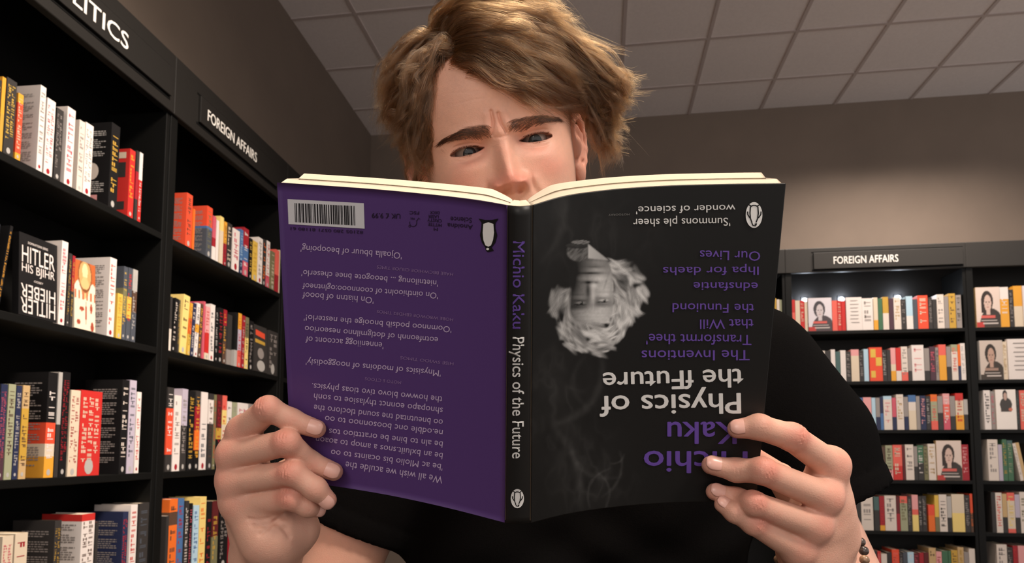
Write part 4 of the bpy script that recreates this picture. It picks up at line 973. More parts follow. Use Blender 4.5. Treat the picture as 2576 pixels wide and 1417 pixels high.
def base_z(x, y):
    a, b = A_W(y), A_F(y); return b * np.maximum(1 - (np.abs(x) / a) ** 2.25, 1e-4) ** (1 / 2.25)
def lid_curves(ax):
    s = (ax - EX - .3) / 16.6; q = np.clip(1 - s * s, 0, 1)
    return -.7 + 3.7 * q ** .75 + .5 * s, -.7 - 3.3 * q ** .85 - .5 * s, q
def crease(x, y, pts, w):
    """signed nearness to a polyline: exp(-(d/w)^2)"""
    d2 = np.full(np.broadcast(x, y).shape, 1e9)
    for (x0, y0), (x1, y1) in zip(pts[:-1], pts[1:]):
        dx, dy = x1 - x0, y1 - y0; t = np.clip(((x - x0) * dx + (y - y0) * dy) / (dx * dx + dy * dy), 0, 1)
        d2 = np.minimum(d2, (x - x0 - t * dx) ** 2 + (y - y0 - t * dy) ** 2)
    return np.exp(-d2 / w**2)
NOSE_H = smooth_curve([-60, -51, -47, -43.5, -39.5, -34.5, -29, -22, -14.5, -7.5, 0, 8, 16, 26], [0, .5, 4, 16, 23.5, 25.5, 23, 18.5, 13.2, 8.4, 5., 3.2, 1.2, 0])
NOSE_W = smooth_curve([-60, -48, -40, -34, -27, -17, -6, 6, 20], [11, 10.5, 10.5, 10, 8.6, 8.2, 7.4, 8.5, 12])
def face_dz(x, y):
    G = lambda cx, cy, sx, sy: np.exp(-((x - cx) / sx) ** 2 - ((y - cy) / sy) ** 2)
    S2 = lambda cx, cy, sx, sy: G(cx, cy, sx, sy) + G(-cx, cy, sx, sy)
    ax = np.abs(x)
    z = NOSE_H(np.clip(y, -60, 26)) * np.exp(-(ax / NOSE_W(np.clip(y, -60, 20))) ** 2.5)
    z += 13 * S2(14.2, -38.8, 5.2, 6.4) + 2.0 * S2(8, -40.5, 4, 4)                       # wings
    z -= 2.6 * S2(20.8, -38.5, 2.4, 6)                                                     # groove round the wings
    z -= 11 * S2(7.6, -44.4, 4.4, 2.5)                                                   # nostrils
    z += 1.5 * G(0, -42.5, 3, 4)
    z -= 8.6 * S2(30, -1, 15.5, 10.5) + 5.2 * S2(18, 2.5, 6.5, 8)                          # eye sockets
    z += 3.4 * S2(31, 13.5, 17, 5.4) + 2.6 * S2(14, 10.5, 8, 6)                          # lowered brows
    z += 1.2 * S2(33, -17, 15, 6)
    z += 4.2 * S2(50, -27, 17, 16) - 2.0 * S2(40, -62, 14, 18)                           # cheek bones, hollows
    z -= 1.3 * crease(ax, y, [(20, -40), (27, -55), (31, -68)], 3.2)
    z += 1.2 * crease(ax, y, [(25, -38), (33, -54), (37, -66)], 5)
    # knitted brow
    for pts in ([(-5.2, 27), (-5.0, 18), (-8., 7.5)], [(.6, 24), (1.4, 15), (4.6, 6.8)]): z -= 2.1 * crease(x, y, pts, 1.25)
    z += 1.0 * crease(x, y, [(-2.2, 26), (-1.8, 18), (-1.8, 8)], 2.2) + 1.5 * crease(x, y, [(-10, 24), (-11, 16), (-13, 10)], 3.6) + 1.5 * crease(x, y, [(6, 24), (7.5, 15), (10, 9)], 3.6)
    z -= .7 * crease(x, y, [(-6, 4.2), (0, 3.2), (6, 4.4)], 1.3)
    for yy, a in ((37, .22), (46, .2), (56, .12)): z -= a * np.exp(-((y - yy - .002 * (x - 5) ** 2 + 1.2 * np.sin(x / 14 + yy)) / 1.2) ** 2) * np.exp(-(x / 42) ** 4)
    # mouth and chin
    z += 3.6 * G(0, -70, 22, 5) + 4.0 * G(0, -80, 17, 5.4) - 2.8 * np.exp(-((y + 74.6 + .8 * np.cos(x / 7)) / 1.5) ** 2) * np.exp(-(x / 25) ** 6) - 2.6 * G(0, -91, 20, 5) + 4.5 * G(0, -108, 18, 11)
    z -= 1.3 * G(0, -61, 2.6, 6)
    return z
def face_z(x, y, lids=True):
    x, y = np.asarray(x, float), np.asarray(y, float)
    z = base_z(x, y) + face_dz(x, y)
    if lids:
        for sg in (-1, 1):
            dx, dy = x - sg * EX, y - EY_; r2 = dx * dx + dy * dy
            ax = x * sg; yu, yl, q = lid_curves(ax)
            rl = ER + 1.15; zs = EZ + np.sqrt(np.maximum(rl * rl - r2, 0)); w = sm((15.4 - np.sqrt(r2)) / 4.5)
            zt = np.maximum(zs, z); k = 2.6; hh = np.maximum(k - np.abs(zs - z), 0) / k; zt = zt + hh * hh * k * .25
            zt = z * (1 - w) + np.where(r2 < rl * rl, zt, z) * w
            ins = sm(np.minimum(yu - y, y - yl) / .55 + .15) * (q > 0)
            lidrim = .55 * np.exp(-((y - yu - .5) / .9) ** 2) * (q > .02) + .5 * np.exp(-((y - yl + .7) / .8) ** 2) * (q > .02)
            fold = -.75 * np.exp(-((y - yu - 3.0 - .6 * np.clip((ax - EX) / 15, -1, 1)) / .8) ** 2) * (q > .02) * sm(q * 4) - .6 * np.exp(-((y - yl + 4.6 + 1.2 * q) / 1.5) ** 2) * sm((ax - 14) / 5) * sm((52 - ax) / 9)
            bag = .7 * np.exp(-((y - yl + 2.6) / 1.6) ** 2) * sm(q * 3)
            zt = zt + (lidrim + fold + bag) * w
            z = np.where(ins > 0, zt * (1 - ins) + (EZ + np.sqrt(np.maximum((ER - 4) ** 2 - r2, 0))) * ins, zt)
    return z
def px2head(pts):
    """points on the face seen at these pixels"""
    pts = np.asarray(pts, float).reshape(-1, 2); xy = np.zeros((len(pts), 2))
    for _ in range(10):
        f = lambda q: c_px(h2c(np.c_[q, face_z(q[:, 0], q[:, 1], False)]))
        p = f(xy); e = .05; a = (f(xy + [e, 0]) - p) / e; b = (f(xy + [0, e]) - p) / e; r = pts - p; det = a[:, 0] * b[:, 1] - a[:, 1] * b[:, 0]
        xy = xy + np.clip(np.stack([(r[:, 0] * b[:, 1] - r[:, 1] * b[:, 0]) / det, (a[:, 0] * r[:, 1] - a[:, 1] * r[:, 0]) / det], 1), -15, 15)
    return xy
th = np.concatenate([np.radians(np.arange(-84, 84, .36)), np.radians(np.arange(84, 276, 3.2))])
yy = np.concatenate([np.arange(-142, -62, 1.0), np.arange(-62, 62, .42), np.arange(62, 113.1, 1.2)])
T_, Y_ = np.meshgrid(th, yy); a_ = A_W(Y_); fr = np.cos(T_) > 0
b_ = np.where(fr, A_F(Y_), A_B(Y_)); ex = np.where(fr, 2.25, 2.1); st, ct = np.abs(np.sin(T_)), np.abs(np.cos(T_))
r_ = ((st / a_) ** ex + (ct / b_) ** ex) ** (-1 / ex)
X_, Z_ = r_ * np.sin(T_), r_ * np.cos(T_)
wf = sm((np.cos(T_) - .12) / .2)
Z_ = np.where(wf > 0, Z_ + (face_z(X_, Y_) - base_z(X_, Y_)) * wf, Z_)
HV = np.stack([X_, Y_, Z_], -1).reshape(-1, 3); nt_ = len(th)
i = np.arange(len(yy) - 1)[:, None] * nt_ + np.arange(nt_)[None]; j = np.arange(len(yy) - 1)[:, None] * nt_ + (np.arange(nt_)[None] + 1) % nt_
HF = np.stack([i, j, j + nt_, i + nt_], -1).reshape(-1, 4)
top = len(HV); HV = np.concatenate([HV, [[0, 113.6, 0]]])
lastr = (len(yy) - 1) * nt_; cap = np.stack([lastr + np.arange(nt_), lastr + (np.arange(nt_) + 1) % nt_, np.full(nt_, top), np.full(nt_, top)], 1)
def face_col(V):
    x, y, z = V.T; G = lambda cx, cy, sx, sy: np.exp(-((x - cx) / sx) ** 2 - ((y - cy) / sy) ** 2); S2 = lambda cx, cy, sx, sy: G(cx, cy, sx, sy) + G(-cx, cy, sx, sy)
    f = z > 20
    red = .75 * G(0, -37, 13, 10) + .45 * S2(14, -38, 6, 7) + .5 * S2(42, -28, 17, 12) + .3 * G(0, -10, 8, 18) + .35 * S2(33, -12, 16, 5) + .45 * S2(19, -2, 5, 6) + .22 * G(-3, 18, 14, 10) + .3 * S2(32, 7, 14, 3.5)
    n = .5 * (fbm(x / 7, y / 7 + z / 11, 31, 3) - .5) + .5 * (fbm(x / 2.2, y / 2.2, 33, 2) - .5)
    w = np.clip((red + .25 * n) * f, 0, 1)[:, None]; c = SKIN * (1 - w) + RED * w
    lip = np.clip(1.2 * np.exp(-((y + 75) / 8) ** 4) * np.exp(-(x / 24) ** 4), 0, 1)[:, None] * .7 * f[:, None]; c = c * (1 - lip) + np.array(lin((184, 104, 96))) * lip
    for sg in (-1, 1):                        # wet lid rims
        ax = x * sg; yu, yl, q = lid_curves(ax); rim = (np.exp(-((y - yu) / .7) ** 2) + np.exp(-((y - yl) / .7) ** 2)) * (q > .02) * f; rim = np.clip(rim, 0, 1)[:, None] * .75; c = c * (1 - rim) + np.array(lin((128, 72, 60))) * rim
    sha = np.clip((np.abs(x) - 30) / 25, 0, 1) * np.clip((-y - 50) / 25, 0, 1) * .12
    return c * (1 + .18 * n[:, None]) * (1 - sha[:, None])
SKIN = np.array(lin((214, 164, 142))); RED = np.array(lin((206, 128, 110)))
HEAD = [(h2c(HV), np.concatenate([HF[:, ::-1], cap[:, [1, 0, 2, 3]]])[:, :] if False else np.concatenate([HF, cap]), face_col(HV))]
def ear(sg):
    E = Field([-26, -40, -24], [26, 40, 24], .8); s = sg
    # local: x outwards, y up, z forwards
    E.ell([0, 2, 0], [4.2, 29, 17], 2)
    rim = [(3, -6, 13), (4, 8, 17.5), (5, 20, 15), (6, 29, 6), (6.5, 30, -5), (6.5, 24, -14), (6, 12, -18), (5, -2, -17), (4, -14, -12), (3, -24, -4)]
    for p, q in zip(rim[:-1], rim[1:]): E.cone(p, q, 3.0, 3.0, 2.5)
    anti = [(3, 20, -3), (4, 12, -9), (4, 0, -10), (3.5, -10, -6)]
    for p, q in zip(anti[:-1], anti[1:]): E.cone(p, q, 3, 3, 3)
    E.ell([2, -26, 2], [4.5, 9.5, 8.5], 4); E.ell([4, -4, 12], [3.5, 6, 4], 3)
    E.ell([6, -3, 3], [7, 11, 8], 3, sub=True)
    E.cone([-4, 0, 6], [-20, 0, 6], 13, 16, 6)
    V, Q = E.mesh(); a = math.radians(28); c, s_ = math.cos(a), math.sin(a)
    V = np.stack([V[:, 0] * c + V[:, 2] * 0 - V[:, 2] * -s_ * 0 + 0, V[:, 1], V[:, 2]], 1) if False else np.stack([V[:, 0] * c - V[:, 2] * s_, V[:, 1], V[:, 0] * s_ + V[:, 2] * c], 1)
    V[:, 0] *= sg; V = V + [sg * 82, -6, -4]
    return h2c(V), (Q if sg > 0 else Q[:, ::-1])
for sg in (-1, 1):
    V, Q = ear(sg); hv = c2h(V); HEAD.append((V, Q, skin_col_h(hv) if False else np.tile(SKIN * .6 + RED * .4, (len(V), 1))))
def head_parts(person):
    hob = lambda name, P, f, m, **k: bobj(name, h2c(P), f, m, person, **k)
    M_eye = mat('eye', (255, 255, 255), .08, .5, attr='Col')
    n, m = 48, 40
    for sg, gx, gy in ((-1, 1.6, .6), (1, -.6, .6)):
        u, v = np.meshgrid(np.arange(n) / n * 2 * math.pi, np.concatenate([np.linspace(0, .75, 28), np.linspace(.8, math.pi, 13)])); rr = ER + .55 * np.exp(-(v / .42) ** 2)
        P = np.stack([rr * np.sin(v) * np.cos(u), rr * np.sin(v) * np.sin(u), rr * np.cos(v)], -1)
        rad = ER * np.sin(v); ang = u
        iris = np.array(lin((44, 46, 47))); limb = np.array(lin((16, 17, 18))); scl = np.array(lin((126, 108, 100)))  # eye whites darkened, the brow's shade put into their colour
        t = np.clip(rad / 6.3, 0, 1)[..., None]; fib = (.8 + .4 * fbm(u * 9, rad / 3, 71, 2))[..., None]
        C = np.where(rad[..., None] < 6.3, iris * fib * (1 - t**5) + limb * t**5, scl); C = np.where((rad[..., None] < 2.1), 0.006, C); C = np.where((v > 1.5)[..., None], scl, C)
        # turn towards the book
        az, el = math.atan2(gx, ER), math.atan2(gy - 3.6, ER); ca, sa, ce, se = math.cos(az), math.sin(az), math.cos(el), math.sin(el)
        q = P.reshape(-1, 3); q = np.stack([q[:, 0], q[:, 1] * ce + q[:, 2] * se, -q[:, 1] * se + q[:, 2] * ce], 1); q = np.stack([q[:, 0] * ca + q[:, 2] * sa, q[:, 1], -q[:, 0] * sa + q[:, 2] * ca], 1)
        k = np.arange(len(P) - 1)[:, None] * n + np.arange(n); k2 = np.arange(len(P) - 1)[:, None] * n + (np.arange(n) + 1) % n
        hob('eye', q + [sg * EX, EY_, EZ], np.stack([k, k + n, k2 + n, k2], -1).reshape(-1, 4), M_eye, col=C.reshape(-1, 3))
    # eyebrows, eyelashes, hair: strands
    rs = np.random.RandomState(11)
    def strands(name, S, rad, m, tip=.25):
        """S: (n, k, 3) head-frame polylines; built as hair curves"""
        n, k, _ = S.shape; cu = bpy.data.hair_curves.new(name); cu.add_curves([k] * n)
        w = (c2w(h2c(S.reshape(-1, 3))) - BODY0).astype(np.float32)
        cu.attributes['position'].data.foreach_set('vector', w.ravel()) if 'position' in cu.attributes else cu.points.foreach_set('position', w.ravel())
        r = np.tile(rad * (1 - (1 - tip) * np.linspace(0, 1, k) ** 2), n).astype(np.float32)
        at = cu.attributes.get('radius') or cu.attributes.new('radius', 'FLOAT', 'POINT'); at.data.foreach_set('value', r)
        cu.materials.append(m); o = bpy.data.objects.new(name, cu); COL.objects.link(o); o.parent = person; return o
    M_brow = hair_mat('brow_hair', (34, 24, 18), (62, 44, 32))
    for nm, path, wd in (('eyebrow', [(1238, 334), (1206, 336), (1179, 337), (1150, 343), (1109, 357)], (15, 17, 16, 12, 5)), ('eyebrow', [(1276, 321), (1308, 317), (1340, 307), (1370, 300), (1404, 299)], (14, 16, 15, 12, 5))):
        h = px2head(path); N = 600; t = rs.rand(N) ** .95; k = t * 4; i0 = np.clip(k.astype(int), 0, 3); f = (k - i0)[:, None]; c = h[i0] * (1 - f) + h[i0 + 1] * f; d = h[i0 + 1] - h[i0]; d /= np.linalg.norm(d, axis=1, keepdims=True)
        nrm = np.stack([-d[:, 1], d[:, 0]], 1); nrm *= np.sign(nrm[:, 1:2]); wdt = np.interp(k, range(5), wd) * .37
        off = rs.uniform(-1, 1, N) * .5; root = c + nrm * (off * wdt)[:, None] * 1.6 - d * 0
        lean = np.clip(.9 - 1.1 * t, -.25, .9) - off * .5; g = d + nrm * lean[:, None] + rs.normal(0, .15, (N, 2)); g /= np.linalg.norm(g, axis=1, keepdims=True); L = rs.uniform(5, 9.5, N) * (1 - .3 * t)
        s = np.linspace(0, 1, 6); P2 = root[:, None] + g[:, None] * (L[:, None] * s)[..., None] + d[:, None] * (L[:, None] * s**2 * .35)[..., None] - nrm[:, None] * (L[:, None] * s**2 * .25)[..., None]
        z = face_z(P2[..., 0], P2[..., 1], False) + .15 + 1.1 * np.sin(s * 2.6)[None] * rs.uniform(.5, 1.1, N)[:, None]
        strands('eyebrow', np.concatenate([P2, z[..., None]], -1), .00011, M_brow)
    for sg in (-1, 1):
        L = []
        for up, N in ((1, 260), (-1, 90)):
            t = rs.rand(N); ax = EX + .3 + 16 * (2 * t - 1); yu, yl, q = lid_curves(ax); y0 = np.where(up > 0, yu + .2, yl - .3); z0 = EZ + np.sqrt(np.maximum((ER + 1.3) ** 2 - (ax - EX) ** 2 - (y0 - EY_) ** 2, 0)); s = np.linspace(0, 1, 6); ln = (rs.uniform(5, 7.5, N) if up > 0 else rs.uniform(2, 3.5, N))
            x = ax[:, None] + ((2 * t - 1) * ln)[:, None] * s * .6; y = y0[:, None] + (ln[:, None] * (-.34 * s + .42 * s**2) if up > 0 else -ln[:, None] * s * .5); z = z0[:, None] + ln[:, None] * s * .85
            L.append(np.stack([x * sg, y, z], -1))
        strands('eyelash', np.concatenate(L), .00010, M_brow)
    return strands
def hair_mat(name, dark, light):
    m = bpy.data.materials.new(name); m.use_nodes = True; nt = m.node_tree; b = nt.nodes['Principled BSDF']; hi = nt.nodes.new('ShaderNodeHairInfo'); cr = nt.nodes.new('ShaderNodeValToRGB')
    cr.color_ramp.elements[0].color = (*lin(dark), 1); cr.color_ramp.elements[1].color = (*lin(light), 1); nt.links.new(hi.outputs['Random'], cr.inputs[0])
    nt.nodes.remove(b); h = nt.nodes.new('ShaderNodeBsdfHairPrincipled'); h.parametrization = 'COLOR'; h.inputs['Roughness'].default_value = .32; h.inputs['Radial Roughness'].default_value = .45
    nt.links.new(cr.outputs[0], h.inputs['Color']); nt.links.new(h.outputs[0], nt.nodes['Material Output'].inputs[0]); return m
# body core, arms, clothes
def w2c(p): return (np.asarray(p, float) - CAM) @ MC
S_L, E_L = np.array([-.11, .80, .02]), np.array([-.25, .73, -.33])
S_R, E_R = np.array([.285, .79, .025]), np.array([.390, .695, -.26])
HEM_L = S_L + (E_L - S_L) * .50; HEM_R = np.array([.369, .742, -.120]); AX_L = (E_L - S_L) / np.linalg.norm(E_L - S_L); AX_R = np.array([.074, -.04, -.155]); AX_R = AX_R / np.linalg.norm(AX_R)
core = Field([-.34, .53, -1.42], [.50, 1.02, .24], .0045)
core.cone(S_L, E_L, .052, .040, .02); core.cone(S_R, E_R, .050, .038, .02)
core.cone(E_L, wL, .042, .0255, .02); core.cone(E_R, wR, .038, .0225, .02)
core.cone([-.06, .80, .0], [.245, .79, .0], .062, .062, .04); core.cone([.03, .80, -.05], [.04, .82, -.45], .11, .105, .05); core.cone([.17, .80, -.05], [.16, .82, -.45], .11, .105, .05)
core.cone([.07, .79, .06], [.012, .715, .19], .058, .056, .03)
hipL, hipR = w2c([-.11, .86, .80]), w2c([.08, .89, .80]); ankL, ankR = w2c([-.14, .86, .09]), w2c([.10, .90, .09])
core.cone([.03, .82, -.42], hipL, .10, .085, .05); core.cone([.16, .82, -.42], hipR, .10, .085, .05)
core.cone(hipL, ankL, .075, .04, .03); core.cone(hipR, ankR, .075, .04, .03)
shirt = Field([-.32, .55, -.75], [.50, 1.03, .16], .0042)
sl = shirt.like()
for S, HM, AX, ra, rb in ((np.array([-.10, .80, .022]), HEM_L, AX_L, .068, .054), (np.array([.29, .785, .030]), HEM_R, AX_R, .074, .066)):
    t = shirt.like(); t.cone(S, HM + AX * .06, ra, rb, .01)
    if S[0] > 0: t.cone(S + [-.01, 0, .012], S + (HM - S) * .55 + [.022, 0, .012], .070, .062, .03)
    X, Y, Z = np.meshgrid(*[t.lo[k] + np.arange(t.n[k]) * t.h for k in range(3)], indexing='ij', sparse=True)
    pl = (X - HM[0]) * AX[0] + (Y - HM[1]) * AX[1] + (Z - HM[2]) * AX[2]
    rr = np.sqrt(np.maximum((X - HM[0]) ** 2 + (Y - HM[1]) ** 2 + (Z - HM[2]) ** 2 - pl ** 2, 0))
    seam = -.0016 * np.exp(-((pl + .012) / .011) ** 4) + .0014 * np.exp(-((pl + .0245) / .0022) ** 2)      # turned hem with its stitched line
    t.F = np.maximum(t.F + np.where(rr < .1, seam, 0), pl).astype(np.float32)
    t.cone(HM - AX * .07, HM + AX * .1, rb * .9, rb - .0035, .002, sub=True)
    sl.F = np.minimum(sl.F, t.F)
shirt.cone([-.05, .80, .02], [.24, .79, .022], .068, .070, .04)
shirt.cone([.012, .80, -.05], [.0, .80, -.50], .122, .130, .06); shirt.cone([.17, .795, -.05], [.155, .82, -.50], .122, .122, .06)
shirt.cone([.035, .82, -.5], [.03, .84, -.62], .125, .125, .03); shirt.cone([.155, .82, -.5], [.16, .84, -.62], .125, .125, .03)
X, Y, Z = np.meshgrid(*[shirt.lo[k] + np.arange(shirt.n[k]) * shirt.h for k in range(3)], indexing='ij', sparse=True)
fold = .0040 * np.sin(70 * Z + 26 * X + 3 * np.sin(14 * X + 9 * Z)) * np.exp(-((Z + .24) / .10) ** 2) + .0025 * np.sin(46 * X - 40 * Z + 2 * np.sin(20 * Z))
shirt.F = shirt.F + fold.astype(np.float32)
h2 = np.maximum(.035 - np.abs(shirt.F - sl.F), 0) / .035; shirt.F = np.minimum(shirt.F, sl.F) - (h2 * h2 * .035 * .25).astype(np.float32)
for HM, AX, rb in ((HEM_L, AX_L, .054), (HEM_R, AX_R, .066)): shirt.cone(HM - AX * .05, HM + AX * .1, rb * .88, rb - .0035, .002, sub=True)
shirt.cone([.072, .79, .055], [.02, .72, .19], .066, .070, .006, sub=True)
BODY0 = np.array([.0, .88, 0.])
def bobj(name, P, f, m, parent, **k): return obj(name, c2w(P) - BODY0, f, m, parent, smooth=True, **k)
M_skin = mat('skin', (255, 255, 255), .5, .35, attr='Col', sss=(.12, (.9, .35, .2), .006))
_nt = M_skin.node_tree; _b = _nt.nodes['Principled BSDF']; _t = _nt.nodes.new('ShaderNodeTexCoord'); _n = _nt.nodes.new('ShaderNodeTexNoise'); _n.inputs['Scale'].default_value = 900; _n.inputs['Detail'].default_value = 3
_bp = _nt.nodes.new('ShaderNodeBump'); _bp.inputs['Strength'].default_value = .45; _bp.inputs['Distance'].default_value = .0006
_nt.links.new(_t.outputs['Object'], _n.inputs['Vector']); _nt.links.new(_n.outputs[0], _bp.inputs['Height']); _nt.links.new(_bp.outputs[0], _b.inputs['Normal'])
SKIN = np.array(lin((214, 164, 142))); RED = np.array(lin((206, 128, 110)))
def skin_col(V, spots, base=SKIN, mott=.05):
    w = np.zeros(len(V))
    for c, r, a in spots: w = np.maximum(w, a * np.exp(-(((V - c) ** 2).sum(1)) / r**2))
    n = .5 * (fbm(V[:, 0] * 120, V[:, 2] * 120 + V[:, 1] * 70, 31, 3) - .5) + .5 * (fbm(V[:, 0] * 420 + V[:, 1] * 200, V[:, 2] * 420, 33, 2) - .5)
    w = np.clip(w + n * .5, 0, 1)[:, None]; return (base * (1 - w) + RED * w) * (1 + mott * 2 * n[:, None])
parts = []
for Fd in (HL, HR):
    V, Q = Fd.mesh(); parts.append((V, Q, skin_col(V, SPOTS)))
V, Q = core.mesh(); parts.append((V, Q, skin_col(V, [])))
if 'HEAD' in globals(): parts += HEAD
Vs, Qs, Cs, o = [], [], [], 0
for V, Q, C in parts: Vs.append(V); Qs.append(Q + o); Cs.append(C); o += len(V)
person = bobj('person', np.concatenate(Vs), np.concatenate(Qs), M_skin, None, col=np.concatenate(Cs))
person.location = BODY0
tag(person, 'young man with tousled brown hair and black t-shirt frowning over an open book', 'person')
M_shirt = mat('black_jersey', (15, 14, 14), .95, .02, noise=(700, .15, .2)); M_trs = mat('dark_trousers', (30, 31, 36), .9, .2, noise=(500, .15, .2)); M_shoe = mat('black_shoe_leather', (22, 21, 20), .5, .4)
V, Q = shirt.mesh(); bobj('t_shirt', V, Q, M_shirt, person)
tr = Field([-.32, .62, -1.40], [.36, 1.1, -.48], .007)
tr.cone([.03, .83, -.50], hipL, .118, .098, .05); tr.cone([.16, .83, -.50], hipR, .118, .098, .05); tr.cone(hipL, ankL + [0, 0, .03], .098, .062, .04); tr.cone(hipR, ankR + [0, 0, .03], .098, .062, .04)
V, Q = tr.mesh(); bobj('trousers', V, Q, M_trs, person)
for ax, ay in ((-.14, .86), (.10, .90)):
    s = Field([-.09, -.26, -.01], [.09, .12, .14], .005); s.cone([0, .03, .05], [0, -.17, .035], .045, .036, .03); s.cone([0, .02, .06], [0, .01, .11], .046, .046, .03)
    Xs, Ys, Zs = np.meshgrid(*[s.lo[k] + np.arange(s.n[k]) * s.h for k in range(3)], indexing='ij', sparse=True); s.F = np.maximum(s.F, -(Zs - .001)).astype(np.float32)
    V, Q = s.mesh(); obj('shoe', V + [ax, ay, 0] - BODY0, Q, M_shoe, person, smooth=True)
# finger nails
M_nail = mat('fingernail', (226, 172, 156), .3, .5, sss=(.1, (.8, .3, .2), .003))
for c, ax, n, r, side in NAILS:
    b = np.cross(ax, n); nu, nv = 14, 12; u, v = np.meshgrid(np.linspace(-1, 1, nu + 1), np.linspace(0, 1, nv + 1))
    Lh = r * 1.75; base = -r * .95
    t = base + Lh * v; half = .80 * np.sqrt(np.clip(1 - np.abs((v - .42) / .60) ** 3.2, .02, 1))
    ang = u * half * 1.05; rr = r * 1.02 - .0011 * np.clip(v - .55, 0, 1) ** 2 * 4 - .0006 * (1 - v) ** 3 + .0002
    tip = np.clip(t, 0, None); rr = np.sqrt(np.maximum(rr ** 2 - (tip * .62) ** 2, 1e-7)) + .00025
    P = c + t[..., None] * ax + (rr * np.cos(ang))[..., None] * n + (rr * np.sin(ang))[..., None] * b
    i = np.arange((nu + 1) * nv).reshape(nv, nu + 1)[:, :nu].ravel(); f = np.stack([i, i + 1, i + nu + 2, i + nu + 1], 1)
    q = bobj('fingernail', P.reshape(-1, 3), f, M_nail, person); sd = q.modifiers.new('thickness', 'SOLIDIFY'); sd.thickness = .0006; sd.offset = 0
# bead bracelet on his wrist
br = thing('bead_bracelet', 'bracelet of brown and grey stone beads on the wrist of the hand at right', 'bracelet', tuple(c2w(wR + (E_R - wR) * .10)))
BR0 = wR + (E_R - wR) * .09 + [.0045, 0, .003]; axb = E_R - wR; axb = axb / np.linalg.norm(axb)
e1 = np.array([1., 0, 0]) - axb * axb[0]; e1 /= np.linalg.norm(e1); e2 = np.cross(axb, e1)
nb = 27; rb_ = .0372
su, sv = np.meshgrid(np.arange(20) / 20 * 2 * math.pi, np.linspace(0, math.pi, 13)); SPH = np.stack([np.sin(sv) * np.cos(su), np.sin(sv) * np.sin(su), np.cos(sv)], -1).reshape(-1, 3)
sf = np.array([[j * 20 + i, j * 20 + (i + 1) % 20, (j + 1) * 20 + (i + 1) % 20, (j + 1) * 20 + i] for j in range(12) for i in range(20)])
BC = [(110, 88, 74), (70, 58, 52), (150, 118, 92), (92, 84, 82), (128, 100, 78), (60, 50, 46)]
for k in range(nb):
    a = 2 * math.pi * k / nb; p = BR0 + (e1 * math.cos(a) + e2 * math.sin(a)) * rb_ + axb * .0015 * math.sin(3 * a)
    i = RB.randrange(6); obj('bead', c2w(p + SPH * .0042) - np.array(br.location), sf, mat('stone_bead_%s' % 'abcdef'[i], BC[i], .22, .5, noise=(260, .45)), br, smooth=True)
cv, cf = [], []
for k in range(48):
    a = 2 * math.pi * k / 48; d = e1 * math.cos(a) + e2 * math.sin(a)
    for j in range(6): b_ = 2 * math.pi * j / 6; cv.append(BR0 + d * (rb_ + .0006 * math.cos(b_)) + axb * (.0006 * math.sin(b_) + .0015 * math.sin(3 * a)))
    cf += [[k * 6 + j, k * 6 + (j + 1) % 6, ((k + 1) % 48) * 6 + (j + 1) % 6, ((k + 1) % 48) * 6 + j] for j in range(6)]
obj('cord', c2w(np.array(cv)) - np.array(br.location), cf, mat('dark_cord', (40, 34, 30), .8, .2), br)
# ------------------------------------------------------------------ hair
strands = head_parts(person)
rs = np.random.RandomState(4)
SKC, SKR = np.array([0, 8., -4]), np.array([79., 106, 98])
def sk(p): q = (p - SKC) / SKR; return np.linalg.norm(q, axis=-1)
def skn(p): n = (p - SKC) / SKR**2; return n / np.linalg.norm(n, axis=-1, keepdims=True)
def unit_(v): return v / (np.linalg.norm(v, axis=-1, keepdims=True) + 1e-9)
